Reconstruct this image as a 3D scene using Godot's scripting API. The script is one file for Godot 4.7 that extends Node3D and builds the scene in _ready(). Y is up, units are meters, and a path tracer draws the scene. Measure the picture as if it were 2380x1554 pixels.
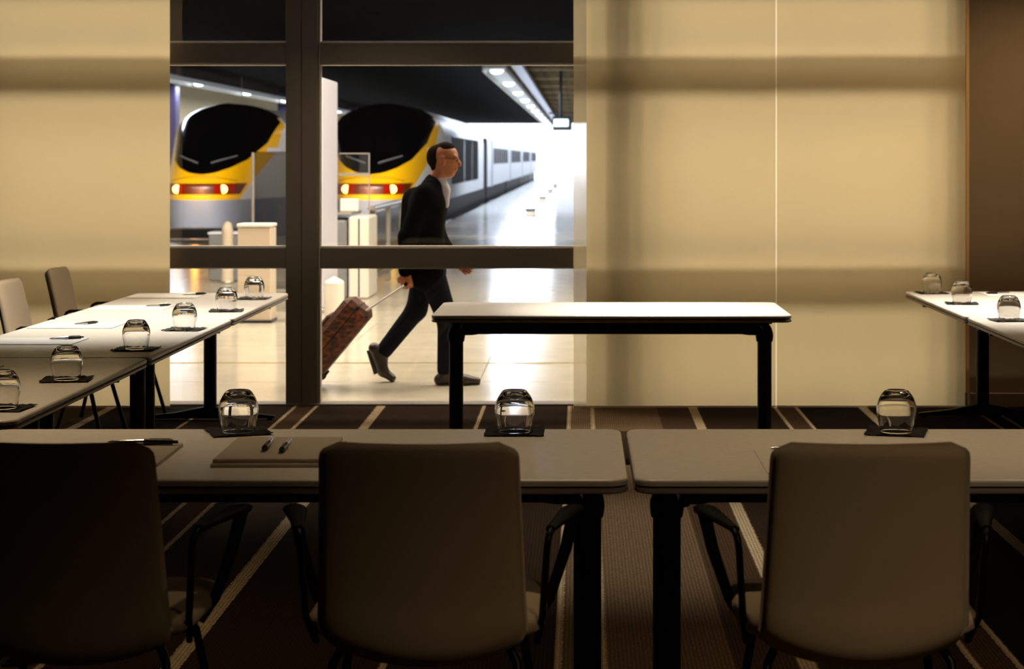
extends Node3D
# A dim meeting room with tables in a U, looking through a glazed wall into a railway station.
# Lens: 4466 px focal length in a 2380 x 1554 frame, vanishing point at pixel (1350, 367), eye 1.54 m above the floor.

const FOCAL := 4466.0
const EYE := 1.54
const TOP := 0.74            # table height
const ROW_X := -2.18         # middle of the table row beside the cream chairs
const WALL_ROW_X := 2.39     # middle of the row near the brown wall

var M := {}
var used := {}
var rng := RandomNumberGenerator.new()


func _ready():
	rng.seed = 7
	set_camera()
	set_world()
	make_materials()
	room_lights()
	concourse_lights()
	build_room()
	build_glazing()
	build_blinds()
	build_station()
	build_tables()
	build_chairs()
	build_table_things()
	build_trains()
	build_station_things()
	build_traveller()


# ------------------------------------------------------------------ camera, sky, lights

func set_camera():
	var cam := Camera3D.new()
	cam.name = "camera"
	add_child(cam)
	var at := CameraAttributesPhysical.new()
	at.frustum_focal_length = 50.0
	at.frustum_near = 0.1
	at.frustum_far = 600.0
	at.exposure_aperture = 4.0
	at.frustum_focus_distance = 7.0
	at.exposure_multiplier = 1.0
	cam.attributes = at
	var near := 0.1
	cam.keep_aspect = Camera3D.KEEP_HEIGHT
	cam.set_frustum(near * 1554.0 / FOCAL, Vector2((1190.0 - 1350.0), -(777.0 - 367.0)) * near / FOCAL, near, 600.0)
	cam.position = Vector3(0, EYE, 0)
	cam.current = true


func set_world():
	var e := Environment.new()
	e.background_mode = Environment.BG_COLOR
	e.background_color = Color(0.90, 0.94, 1.0)
	e.background_energy_multiplier = 3.0
	e.tonemap_mode = Environment.TONE_MAPPER_LINEAR
	e.tonemap_exposure = 1.0
	e.sdfgi_enabled = true
	e.ssao_enabled = true
	e.ssil_enabled = true
	var w := WorldEnvironment.new()
	w.name = "environment"
	w.environment = e
	add_child(w)


# recessed ceiling spots of the meeting room: x, z, energy, half angle, label
func room_lights():
	var white := Color(1.0, 0.97, 0.91)
	var warm := Color(1.0, 0.88, 0.70)
	var spots := [
		[0.50, -10.15, 13.5, 27.0, white, "recessed ceiling downlight above the lone table by the window"],
		[2.45, -10.15, 12.5, 37.0, white, "recessed ceiling downlight above the table row by the brown wall"],
		[-2.30, -9.45, 9.5, 37.0, white, "recessed ceiling downlight above the table row beside the cream chairs"],
		[0.25, -7.75, 10.5, 27.0, white, "recessed ceiling downlight above the open carpet inside the tables"],
		[-1.95, -6.00, 2.2, 38.0, warm, "recessed ceiling downlight above the near table with the stacked pads"],
		[0.00, -5.40, 1.4, 36.0, warm, "recessed ceiling downlight above the gap between the near tables"],
		[1.80, -5.40, 1.7, 36.0, warm, "recessed ceiling downlight above the near table with one tumbler"],
		[1.45, -2.00, 6.2, 62.0, warm, "recessed ceiling downlight behind the chairs at the near tables"],
		[2.85, -10.95, 1.9, 78.0, warm, "recessed ceiling downlight washing the papered wall"],
		[-1.20, -11.00, 1.5, 62.0, warm, "recessed ceiling downlight washing the glazing"],
	]
	for p in spots:
		var t = thing("ceiling_downlight", p[5], "light", Vector3(p[0], 2.9, p[1]), 0.0, "recessed downlights in the meeting room ceiling")
		var s = begin()
		lathe(s, [[Vector2(0.045, -0.012), Vector2(0.075, -0.012), Vector2(0.078, -0.004), Vector2(0.078, 0.0)]], 24)
		part(t, "trim_ring", s, M.black_metal)
		s = begin()
		lathe(s, [[Vector2(0, -0.006), Vector2(0.045, -0.006)], [Vector2(0.045, -0.006), Vector2(0.045, -0.002), Vector2(0, -0.002)]], 24)
		part(t, "lens", s, M.lamp_warm)
		var l := SpotLight3D.new()
		l.name = "spot"
		l.light_color = p[4]
		l.light_energy = p[2]
		l.light_size = 0.05
		l.spot_angle = p[3]
		l.spot_angle_attenuation = 0.9
		l.spot_range = 12.0
		l.spot_attenuation = 2.0
		l.shadow_enabled = true
		l.position = Vector3(0, -0.03, 0)
		l.rotation_degrees = Vector3(-90, 0, 0)
		t.add_child(l, true)


# drum pendants of the concourse just beyond the glass, above the frame, and the long light strips of the platforms
func concourse_lights():
	var ord := ["first", "second", "third", "fourth", "fifth"]
	for row in [[-17.4, 23.5, "row away from the glass"], [-14.5, 8.0, "row close to the glass"]]:
		for i in 5:
			var t = thing("drum_pendant", "wide glowing drum pendant, %s from the far platform in the %s" % [ord[i], row[2]], "light", Vector3(-6.4 + 2.9 * i, 8.1, row[0]), 0.0, "drum pendants over the concourse")
			var s = begin()
			lathe(s, [[Vector2(0, -0.72), Vector2(0.8, -0.72)], [Vector2(0.8, -0.72), Vector2(0.8, -0.4)], [Vector2(0.8, -0.4), Vector2(0, -0.4)]], 32)
			part(t, "lamp_drum", s, M.lamp_drum)
			s = begin()
			tube(s, [Vector3(0, -0.4, 0), Vector3(0, 0.0, 0)], 0.012, 8)
			part(t, "lamp_rod", s, M.black_metal)
			var l := OmniLight3D.new()
			l.name = "drum_light"
			l.light_color = Color(1.0, 0.95, 0.87)
			l.light_energy = row[1]
			l.light_size = 0.8
			l.omni_range = 60.0
			l.omni_attenuation = 2.0
			l.shadow_enabled = true
			l.position = Vector3(0, -1.6, 0)
			t.add_child(l, true)
	# floodlights added out of view to brighten the train noses and the platform
	for a in [[-4.1, Vector3(-4.75, 1.35, -44.0), 13.0, 260.0, "added fill lamp out of view aimed at the train by the platform"], [-8.9, Vector3(-8.55, 1.35, -44.0), 13.0, 260.0, "added fill lamp out of view aimed at the inner train"], [-0.6, Vector3(-0.9, 0.0, -42.0), 24.0, 75.0, "added fill lamp out of view aimed down the platform"]]:
		var t = thing("added_floodlight", a[4], "light", Vector3(a[0], 4.25, -31.2))
		bx(t, "housing", Vector3(0, -0.02, 0.06), Vector3(0.36, 0.22, 0.14), M.black_metal, 0.02)
		bx(t, "lamp_face", Vector3(0, -0.02, -0.02), Vector3(0.30, 0.16, 0.01), M.lamp_cold)
		bx(t, "bracket", Vector3(0, 0.12, 0.06), Vector3(0.06, 0.08, 0.06), M.black_metal, 0.01)
		var f := SpotLight3D.new()
		f.name = "added_flood"
		f.light_color = Color(1.0, 0.97, 0.93)
		f.light_energy = a[3]
		f.light_size = 0.15
		f.spot_angle = a[2]
		f.spot_angle_attenuation = 0.6
		f.spot_range = 80.0
		f.spot_attenuation = 2.0
		f.shadow_enabled = true
		t.add_child(f, true)
		f.look_at_from_position(t.position + Vector3(0, -0.02, -0.06), a[1])
	for a in [[-2.3, -105.0, 104.0, 720.0], [-12.2, -106.0, 110.0, 600.0]]:
		var l := AreaLight3D.new()
		l.name = "platform_strip_light"
		l.light_color = Color(0.88, 0.93, 1.0)
		l.area_size = Vector2(0.4, a[2])
		l.area_normalize_energy = true
		l.light_energy = a[3]
		l.area_range = 200.0
		l.shadow_enabled = true
		l.rotation_degrees = Vector3(-90, 0, 0)
		l.position = Vector3(a[0], 3.80, a[1])
		add_child(l, true)


# ------------------------------------------------------------------ materials

func mat(c: Color, rough := 0.6, metal := 0.0) -> StandardMaterial3D:
	var m := StandardMaterial3D.new()
	m.albedo_color = c
	m.roughness = rough
	m.metallic = metal
	return m


func dim(m: StandardMaterial3D, spec: float) -> StandardMaterial3D:
	m.metallic_specular = spec
	return m


func glow(c: Color, e: float) -> StandardMaterial3D:
	var m := mat(c, 0.6)
	m.emission_enabled = true
	m.emission = c
	m.emission_energy_multiplier = e
	return m


func noise_tex(freq: float, lo: Color, hi: Color, size := 512, kind := FastNoiseLite.TYPE_SIMPLEX_SMOOTH, oct := 4) -> NoiseTexture2D:
	var n := FastNoiseLite.new()
	n.noise_type = kind
	n.frequency = freq
	n.fractal_octaves = oct
	n.seed = 11
	var t := NoiseTexture2D.new()
	t.width = size
	t.height = size
	t.seamless = true
	t.noise = n
	var g := Gradient.new()
	g.set_color(0, lo)
	g.set_color(1, hi)
	t.color_ramp = g
	return t


func grain(m: StandardMaterial3D, freq: float, lo: float, hi: float, scale: float):
	m.albedo_texture = noise_tex(freq, Color(lo, lo, lo), Color(hi, hi, hi))
	m.uv1_triplanar = true
	m.uv1_scale = Vector3(scale, scale, scale)
	return m


func make_materials():
	M.laminate = grain(mat(Color(0.86, 0.83, 0.79), 0.42), 0.02, 0.95, 1.0, 2.0)
	M.table_edge = mat(Color(0.62, 0.57, 0.55), 0.4)
	M.black_metal = dim(mat(Color(0.03, 0.028, 0.028), 0.42), 0.3)
	M.black_plastic = dim(mat(Color(0.03, 0.028, 0.028), 0.5), 0.3)
	M.lamp_warm = glow(Color(1.0, 0.88, 0.68), 3.0)
	M.lamp_drum = glow(Color(1.0, 0.92, 0.78), 3.0)
	M.lamp_cold = glow(Color(0.92, 0.96, 1.0), 6.0)
	M.headlamp = glow(Color(1.0, 0.80, 0.34), 9.0)
	M.screen = glow(Color(0.80, 0.90, 1.0), 2.5)
	var f = grain(mat(Color(0.70, 0.62, 0.51), 0.92), 0.35, 0.82, 1.0, 6.0)
	f.rim_enabled = true
	f.rim = 0.25
	M.upholstery = f
	M.napkin = grain(mat(Color(0.035, 0.035, 0.045), 0.75), 0.1, 0.7, 1.0, 8.0)
	M.paper = mat(Color(0.96, 0.955, 0.95), 0.5)
	M.cover = mat(Color(0.72, 0.67, 0.60), 0.6)
	M.pen_dark = mat(Color(0.05, 0.05, 0.055), 0.3)
	M.chrome = mat(Color(0.78, 0.77, 0.76), 0.2, 1.0)
	var g := mat(Color(1, 1, 1, 0.0), 0.0)
	g.transparency = BaseMaterial3D.TRANSPARENCY_ALPHA
	g.refraction_enabled = true
	g.refraction_scale = 0.05
	M.glass = g
	var p := mat(Color(1, 1, 1, 0.0), 0.02)
	p.transparency = BaseMaterial3D.TRANSPARENCY_ALPHA
	M.pane = p
	var p2 := mat(Color(0.05, 0.05, 0.055, 0.40), 0.05)  # dark glass; on the barrier the tint paints in a dark reflection
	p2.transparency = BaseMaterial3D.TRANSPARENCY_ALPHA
	M.dark_glass = p2
	M.frame = grain(mat(Color(0.41, 0.38, 0.35), 0.5), 0.3, 0.9, 1.0, 4.0)
	M.frame_trim = mat(Color(0.72, 0.69, 0.64), 0.35, 0.4)
	M.blind = blind_mat(1.0, 0.0)
	M.blind_edge = blind_mat(0.62, 0.0)
	M.blind_lit_hem = blind_mat(1.0, 0.0)
	M.blind_lit_hem.albedo_color = Color(0.85, 0.82, 0.74)  # whitened to paint the bright line of light where two blinds meet
	M.blind_lit_hem.backlight = Color(1.0, 0.97, 0.90)
	M.wall = grain(mat(Color(0.50, 0.41, 0.29), 0.85), 0.25, 0.85, 1.0, 3.0)
	M.ceiling = mat(Color(0.34, 0.30, 0.26), 0.9)
	M.baseboard = mat(Color(0.40, 0.32, 0.24), 0.5)
	M.gold = mat(Color(0.72, 0.56, 0.34), 0.5)
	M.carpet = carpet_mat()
	M.tile = grain(mat(Color(0.80, 0.765, 0.69), 0.16), 0.01, 0.93, 1.0, 0.35)
	M.tile_2 = grain(mat(Color(0.785, 0.75, 0.67), 0.16), 0.013, 0.92, 1.0, 0.4)
	M.joint = mat(Color(0.45, 0.42, 0.37), 0.7)
	M.brass = mat(Color(0.85, 0.76, 0.55), 0.25, 0.8)
	M.platform = grain(mat(Color(0.74, 0.74, 0.73), 0.16), 0.01, 0.92, 1.0, 0.2)
	M.dark_soffit = dim(mat(Color(0.030, 0.026, 0.026), 0.9), 0.1)
	M.concrete = grain(mat(Color(0.62, 0.53, 0.38), 0.9), 0.02, 0.7, 1.0, 0.3)
	M.cream_wall = mat(Color(0.74, 0.66, 0.50), 0.85)
	M.pit = mat(Color(0.05, 0.045, 0.045), 0.9)
	M.rail = mat(Color(0.35, 0.33, 0.32), 0.4, 0.8)
	M.violet = mat(Color(0.13, 0.09, 0.26), 0.5)
	M.white_panel = mat(Color(0.84, 0.84, 0.90), 0.4)
	M.white = mat(Color(0.88, 0.87, 0.83), 0.5)
	M.cream = mat(Color(0.78, 0.72, 0.64), 0.6)
	M.grey_panel = mat(Color(0.50, 0.51, 0.52), 0.35, 0.2)
	M.steel = mat(Color(0.72, 0.71, 0.68), 0.3, 0.6)
	M.dark_grey = mat(Color(0.10, 0.10, 0.11), 0.4)
	M.train_yellow = mat(Color(0.93, 0.70, 0.04), 0.28)
	M.train_black = mat(Color(0.012, 0.012, 0.02), 0.12)
	M.train_white = dim(mat(Color(0.80, 0.80, 0.81), 0.5), 0.3)
	M.train_grey = mat(Color(0.55, 0.57, 0.62), 0.4)
	M.train_roof = mat(Color(0.10, 0.10, 0.12), 0.5)
	M.train_dark = mat(Color(0.035, 0.033, 0.035), 0.5)
	M.train_red = mat(Color(0.55, 0.06, 0.01), 0.25)
	M.train_brown = mat(Color(0.35, 0.16, 0.02), 0.35)
	M.train_glass = dim(mat(Color(0.07, 0.06, 0.055), 0.55), 0.12)
	M.skin = mat(Color(0.66, 0.40, 0.25), 0.6)
	M.hair = dim(mat(Color(0.10, 0.06, 0.04), 0.85), 0.1)
	M.jacket = dim(mat(Color(0.03, 0.026, 0.026), 0.9), 0.1)
	M.trousers = dim(mat(Color(0.07, 0.075, 0.11), 0.9), 0.15)
	M.shirt = mat(Color(0.75, 0.74, 0.78), 0.8)
	M.shoe_dark = mat(Color(0.15, 0.095, 0.05), 0.45)
	M.shoe_sole = mat(Color(0.04, 0.03, 0.025), 0.6)
	var c := mat(Color(1, 1, 1), 0.7)
	c.albedo_texture = noise_tex(0.03, Color(0.05, 0.025, 0.015), Color(0.62, 0.30, 0.10), 256, FastNoiseLite.TYPE_CELLULAR, 2)
	c.uv1_triplanar = true
	c.uv1_scale = Vector3(2.2, 5.0, 2.2)
	M.case = c


func blind_mat(alpha: float, _x: float) -> StandardMaterial3D:
	# woven screen fabric: scatters the light that falls on its far side
	var m := mat(Color(0.60, 0.52, 0.38, alpha), 0.9)
	m.backlight_enabled = true
	m.backlight = Color(0.80, 0.745, 0.60)
	if alpha < 1.0:
		m.transparency = BaseMaterial3D.TRANSPARENCY_ALPHA
	return m


# woven carpet: bands of dark brown and near black with fine cream lines, all along z
const FLOOR_X0 := -4.6
const FLOOR_W := 8.6
func carpet_mat() -> StandardMaterial3D:
	var n := 2048
	var h := 64
	var im := Image.create(n, h, false, Image.FORMAT_RGB8)
	var brown := Color(0.30, 0.235, 0.175)
	var black := Color(0.10, 0.080, 0.065)
	var mid := Color(0.20, 0.155, 0.115)
	var pool_brown := Color(0.44, 0.37, 0.285)  # brown lightened to paint in the downlight pool on this band
	var bands := [[-4.6, black], [-3.6, brown], [-2.9, black], [-2.3, mid], [-1.77, brown], [-1.64, mid], [-1.24, mid], [-0.60, mid], [-0.07, pool_brown], [0.07, pool_brown], [0.47, brown], [0.69, mid], [1.2, brown], [1.33, black], [1.74, mid], [2.4, black], [3.2, brown]]
	var lines := [[-3.6, 0.02], [-2.9, 0.055], [-2.3, 0.02], [-1.77, 0.022], [-1.64, 0.022], [-1.24, 0.055], [-0.60, 0.024], [-0.07, 0.022], [0.07, 0.022], [0.69, 0.055], [1.2, 0.022], [1.33, 0.022], [1.74, 0.055], [2.4, 0.022], [2.52, 0.022], [3.2, 0.055]]
	var cream := Color(0.74, 0.68, 0.56)
	for i in n:
		var x := FLOOR_X0 + FLOOR_W * (i + 0.5) / n
		var c: Color = black
		for b in bands:
			if x >= b[0]:
				c = b[1]
		for j in h:
			var k: Color = c
			for l in lines:
				if absf(x - l[0]) < l[1] * 0.5 + rng.randf_range(-0.0015, 0.0015):
					k = cream
			var v := rng.randf_range(0.86, 1.1)
			im.set_pixel(i, j, Color(k.r * v, k.g * v, k.b * v))
	var m := dim(mat(Color(0.86, 0.82, 0.78), 0.95), 0.1)
	m.albedo_texture = ImageTexture.create_from_image(im)
	# loop pile in ribs, multiplied over the bands
	var r := Image.create(64, 64, false, Image.FORMAT_RGBA8)
	for i in 64:
		for j in 64:
			var v := 0.76 + 0.24 * absf(sin(PI * (i + 0.5) / 16.0)) * (0.75 + 0.25 * absf(sin(PI * (j + 0.5) / 8.0 + (i / 16) * 1.57)))
			v *= rng.randf_range(0.75, 1.0)
			r.set_pixel(i, j, Color(v, v, v, 1.0))
	m.detail_enabled = true
	m.detail_blend_mode = BaseMaterial3D.BLEND_MODE_MUL
	m.detail_uv_layer = BaseMaterial3D.DETAIL_UV_2
	m.detail_albedo = ImageTexture.create_from_image(r)
	return m


# ------------------------------------------------------------------ helpers: nodes

func numbered(called: String) -> String:
	var n: int = used.get(called, 0)
	used[called] = n + 1
	return called if n == 0 else "%s_%03d" % [called, n]


func tag(o: Node, label: String, category: String, group := "", kind := ""):
	o.set_meta("label", label)
	o.set_meta("category", category)
	if group:
		o.set_meta("group", group)
	if kind:
		o.set_meta("kind", kind)
	return o


func thing(called: String, label: String, category: String, at := Vector3.ZERO, turn := 0.0, group := "", kind := "") -> Node3D:
	var o := Node3D.new()
	o.name = numbered(called)
	add_child(o)
	o.position = at
	o.rotation.y = turn
	tag(o, label, category, group, kind)
	return o


func part(parent: Node, called: String, s: SurfaceTool, m: Material, label := "") -> MeshInstance3D:
	var o := MeshInstance3D.new()
	o.name = called
	s.generate_normals()
	o.mesh = s.commit()
	o.material_override = null
	o.mesh.surface_set_material(0, m)
	if label:
		o.set_meta("label", label)
	parent.add_child(o, true)
	return o


func shared(parent: Node, called: String, me: Mesh, m: Material, at: Vector3) -> MeshInstance3D:
	var o := MeshInstance3D.new()
	o.name = called
	o.mesh = me
	o.set_surface_override_material(0, m)
	o.position = at
	parent.add_child(o, true)
	return o


func copy(src: Node3D, at: Vector3, turn: float, label := "", group := "") -> Node3D:
	var r: Node3D = src.duplicate()
	r.name = numbered(String(src.name).rstrip("0123456789").rstrip("_"))
	add_child(r)
	r.position = at
	r.rotation.y = turn
	if label:
		r.set_meta("label", label)
	if group:
		r.set_meta("group", group)
	return r


# ------------------------------------------------------------------ helpers: shapes (corners counter-clockwise seen from outside)

func begin() -> SurfaceTool:
	var s := SurfaceTool.new()
	s.begin(Mesh.PRIMITIVE_TRIANGLES)
	return s


const FLAT := 4294967295

func tri(s: SurfaceTool, a: Vector3, b: Vector3, c: Vector3, g := FLAT):
	s.set_smooth_group(g)
	s.add_vertex(a)
	s.add_vertex(c)
	s.add_vertex(b)


func quad(s: SurfaceTool, a: Vector3, b: Vector3, c: Vector3, d: Vector3, g := FLAT):
	tri(s, a, b, c, g)
	tri(s, a, c, d, g)


func out_face(s: SurfaceTool, p: Array, out: Vector3, g := FLAT):
	var n: Vector3 = (p[1] - p[0]).cross(p[2] - p[0])
	if n.dot(out) < 0:
		p.reverse()
	if p.size() == 3:
		tri(s, p[0], p[1], p[2], g)
	else:
		quad(s, p[0], p[1], p[2], p[3], g)


# box with chamfered edges
func box(s: SurfaceTool, c: Vector3, size: Vector3, r := 0.0, b := Basis()):
	var h := size * 0.5
	r = minf(r, minf(h.x, minf(h.y, h.z)) * 0.95)
	var at := func(sx, sy, sz, axis):
		var v := Vector3(sx * (h.x - r), sy * (h.y - r), sz * (h.z - r))
		v[axis] = [sx, sy, sz][axis] * h[axis]
		return c + b * v
	for axis in 3:
		for sg in [-1, 1]:
			var q := []
			for k in [[-1, -1], [1, -1], [1, 1], [-1, 1]]:
				var sn := [0, 0, 0]
				sn[axis] = sg
				sn[(axis + 1) % 3] = k[0]
				sn[(axis + 2) % 3] = k[1]
				q.append(at.call(sn[0], sn[1], sn[2], axis))
			var o := Vector3.ZERO
			o[axis] = sg
			out_face(s, q, b * o)
	if r <= 0.0:
		return
	for axis in 3:      # edges that run along this axis
		var u := (axis + 1) % 3
		var w := (axis + 2) % 3
		for su in [-1, 1]:
			for sw in [-1, 1]:
				var q := []
				for k in [[-1, u], [-1, w], [1, w], [1, u]]:
					var sn := [0, 0, 0]
					sn[axis] = k[0]
					sn[u] = su
					sn[w] = sw
					q.append(at.call(sn[0], sn[1], sn[2], k[1]))
				var o := Vector3.ZERO
				o[u] = su
				o[w] = sw
				out_face(s, q, b * o)
	for sx in [-1, 1]:
		for sy in [-1, 1]:
			for sz in [-1, 1]:
				out_face(s, [at.call(sx, sy, sz, 0), at.call(sx, sy, sz, 1), at.call(sx, sy, sz, 2)], b * Vector3(sx, sy, sz))


func rounded(w: float, d: float, r: float, seg := 6) -> PackedVector2Array:
	# counter-clockwise seen from above: x, z
	var out := PackedVector2Array()
	r = maxf(r, 0.0005)
	for k in 4:
		var cx := (w * 0.5 - r) * (1 if k == 0 or k == 3 else -1)
		var cz := (d * 0.5 - r) * (-1 if k < 2 else 1)
		for i in seg + 1:
			var a := (k + float(i) / seg) * PI * 0.5
			out.append(Vector2(cx + cos(a) * r, cz - sin(a) * r))
	return out


func rings(s: SurfaceTool, rr: Array, smooth := false):
	# rr: arrays of Vector3 rings from the bottom to the top, each counter-clockwise seen from above; ends are closed
	var n: int = rr[0].size()
	for k in rr.size() - 1:
		for i in n:
			var j := (i + 1) % n
			quad(s, rr[k][i], rr[k][j], rr[k + 1][j], rr[k + 1][i], 1 if smooth else FLAT)
	for e in [0, rr.size() - 1]:
		var c := Vector3.ZERO
		for v in rr[e]:
			c += v
		c /= n
		for i in n:
			var j := (i + 1) % n
			if e == 0:
				tri(s, c, rr[e][j], rr[e][i])
			else:
				tri(s, c, rr[e][i], rr[e][j])


func slab(s: SurfaceTool, w: float, d: float, r: float, prof: Array, at := Vector3.ZERO, smooth := false, seg := 6):
	var rr := []
	for p in prof:
		var ring := []
		for v in rounded(w - 2 * p[0], d - 2 * p[0], r - p[0], seg):
			ring.append(at + Vector3(v.x, p[1], v.y))
		rr.append(ring)
	rings(s, rr, smooth)


func lathe(s: SurfaceTool, runs: Array, seg := 32, at := Vector3.ZERO):
	# runs of (radius, height), outside upwards; each run is smooth in itself
	var g := 1
	for run in runs:
		for k in run.size() - 1:
			var p: Vector2 = run[k]
			var q: Vector2 = run[k + 1]
			for i in seg:
				var a := TAU * i / seg
				var b := TAU * ((i + 1) % seg) / seg
				var u := Vector3(cos(a), 0, -sin(a))
				var v := Vector3(cos(b), 0, -sin(b))
				var p0 := at + u * p.x + Vector3(0, p.y, 0)
				var p1 := at + v * p.x + Vector3(0, p.y, 0)
				var q0 := at + u * q.x + Vector3(0, q.y, 0)
				var q1 := at + v * q.x + Vector3(0, q.y, 0)
				if p.x < 1e-6:
					tri(s, p0, q1, q0, g)
				elif q.x < 1e-6:
					tri(s, p0, p1, q0, g)
				else:
					quad(s, p0, p1, q1, q0, g)
		g += 1


func tube(s: SurfaceTool, pts: Array, r, seg := 12, flat := 1.0, cap := true):
	# round bar along points; r a number or one radius per point; flat squeezes it along the frame's second axis
	var rr := []
	var t: Vector3 = (pts[1] - pts[0]).normalized()
	var u: Vector3 = t.cross(Vector3.UP if absf(t.y) < 0.9 else Vector3.BACK).normalized()
	for k in pts.size():
		var t2: Vector3 = t
		if k > 0 and k < pts.size() - 1:
			t2 = ((pts[k] - pts[k - 1]).normalized() + (pts[k + 1] - pts[k]).normalized()).normalized()
		elif k > 0:
			t2 = (pts[k] - pts[k - 1]).normalized()
		u = (u - t2 * u.dot(t2)).normalized()
		var w: Vector3 = t2.cross(u)
		var rad: float = r[k] if r is Array else r
		var ring := []
		for i in seg:
			var a := TAU * i / seg
			ring.append(pts[k] + u * cos(a) * rad + w * sin(a) * rad * flat)
		rr.append(ring)
	for k in pts.size() - 1:
		for i in seg:
			var j := (i + 1) % seg
			quad(s, rr[k][i], rr[k][j], rr[k + 1][j], rr[k + 1][i], 1)
	if cap:
		for i in seg:
			var j := (i + 1) % seg
			tri(s, pts[0], rr[0][j], rr[0][i])
			tri(s, pts[-1], rr[-1][i], rr[-1][j])


func bend(a: Vector3, c: Vector3, b: Vector3, n := 6) -> Array:
	# quadratic curve from a to b pulled to c
	var out := []
	for i in n + 1:
		var t := float(i) / n
		out.append(a.lerp(c, t).lerp(c.lerp(b, t), t))
	return out


func grid(s: SurfaceTool, rows: Array, g := 1):
	for k in rows.size() - 1:
		for i in rows[k].size() - 1:
			quad(s, rows[k][i], rows[k][i + 1], rows[k + 1][i + 1], rows[k + 1][i], g)


func bx(parent: Node, called: String, c: Vector3, size: Vector3, m: Material, r := 0.0, b := Basis()) -> MeshInstance3D:
	var s := begin()
	box(s, c, size, r, b)
	return part(parent, called, s, m)


func structure(called: String, label: String, category: String, c: Vector3, size: Vector3, m: Material, r := 0.0) -> MeshInstance3D:
	var o := bx(self, called, Vector3.ZERO, size, m, r)
	o.position = c
	return tag(o, label, category, "", "structure")


# ------------------------------------------------------------------ the room

func build_room():
	# carpet, with uv1 across the bands and uv2 for the ribs
	var s := begin()
	var z0 := 2.6
	var z1 := -11.97
	var x1 := FLOOR_X0 + FLOOR_W
	var pts := [Vector3(FLOOR_X0, 0, z0), Vector3(x1, 0, z0), Vector3(x1, 0, z1), Vector3(FLOOR_X0, 0, z1)]
	for i in [0, 2, 1, 0, 3, 2]:
		s.set_smooth_group(FLAT)
		s.set_uv(Vector2((pts[i].x - FLOOR_X0) / FLOOR_W, -pts[i].z / 0.35))
		s.set_uv2(Vector2(pts[i].x / 0.052, pts[i].z / 0.052))
		s.add_vertex(pts[i])
	var fl := thing("floor", "dark striped carpet floor of the meeting room", "floor", Vector3.ZERO, 0.0, "", "structure")
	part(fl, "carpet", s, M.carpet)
	bx(fl, "slab", Vector3(FLOOR_X0 + FLOOR_W * 0.5, -0.103, (z0 + z1) * 0.5), Vector3(FLOOR_W, 0.2, z0 - z1), M.joint)
	structure("ceiling", "plain dark ceiling of the meeting room", "ceiling", Vector3(-0.3, 3.0, -4.8), Vector3(8.6, 0.2, 14.8), M.ceiling)
	structure("wall_left", "plain brown wall beyond the cream chairs", "wall", Vector3(-4.7, 1.5, -4.75), Vector3(0.2, 3.1, 14.9), M.wall)
	structure("wall_right", "plain brown wall at the far side of the wall row", "wall", Vector3(4.1, 1.5, -4.75), Vector3(0.2, 3.1, 14.9), M.wall)
	structure("wall_back", "plain dark wall behind the near chairs", "wall", Vector3(-0.3, 1.5, 2.7), Vector3(8.8, 3.1, 0.2), M.wall)
	structure("wall_far", "brown papered wall beside the glazing and blinds", "wall", Vector3(3.2, 1.45, -11.98), Vector3(1.6, 2.9, 0.2), M.wall)
	structure("wall_header", "brown wall strip above the glazing", "wall", Vector3(-1.1, 2.82, -12.03), Vector3(7.0, 0.16, 0.2), M.wall)
	structure("baseboard_far", "low brown baseboard under the papered wall", "baseboard", Vector3(3.2, 0.045, -11.87), Vector3(1.6, 0.09, 0.02), M.baseboard, 0.004)
	structure("trim_1", "thin golden trim between blind and papered wall", "trim", Vector3(2.385, 1.46, -11.865), Vector3(0.022, 2.74, 0.03), M.gold, 0.004)
	structure("threshold", "dark metal sill along the foot of the glazing", "sill", Vector3(-1.1, -0.03, -12.03), Vector3(7.0, 0.08, 0.16), M.frame)


func build_glazing():
	var w := thing("window_1", "tall glazed wall with brown metal mullions facing the station", "window", Vector3(0, 0, -12.03), 0.0, "", "structure")
	# double mullion in view and the ones behind the blinds
	var mull := [[-1.839, -1.743], [-1.741, -1.638], [0.14, 0.34], [2.26, 2.40], [-3.93, -3.73], [-4.6, -4.5]]
	for p in mull:
		bx(w, "mullion", Vector3((p[0] + p[1]) * 0.5, 1.37, 0), Vector3(p[1] - p[0], 2.74, 0.12), M.frame, 0.004)
	bx(w, "glazing_bead", Vector3(-1.630, 1.37, 0.01), Vector3(0.012, 2.74, 0.07), M.frame_trim, 0.002)
	var bays := [[-1.624, 0.14], [-3.73, -1.839], [0.34, 2.26], [-4.5, -3.93]]
	for p in bays:
		var cx: float = (p[0] + p[1]) * 0.5
		var bw: float = p[1] - p[0]
		for t in [[2.127, 2.261], [0.857, 0.983]]:
			bx(w, "transom", Vector3(cx, (t[0] + t[1]) * 0.5, 0), Vector3(bw, t[1] - t[0], 0.12), M.frame, 0.004)
			for e in t:
				bx(w, "glazing_bead", Vector3(cx, e + (0.004 if e == t[1] else -0.004), 0.0), Vector3(bw, 0.008, 0.07), M.frame_trim, 0.002)
		for r in [[0.0, 0.857], [0.983, 2.127], [2.261, 2.74]]:
			bx(w, "pane", Vector3(cx, (r[0] + r[1]) * 0.5, 0), Vector3(bw, r[1] - r[0], 0.012), M.pane)


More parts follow.
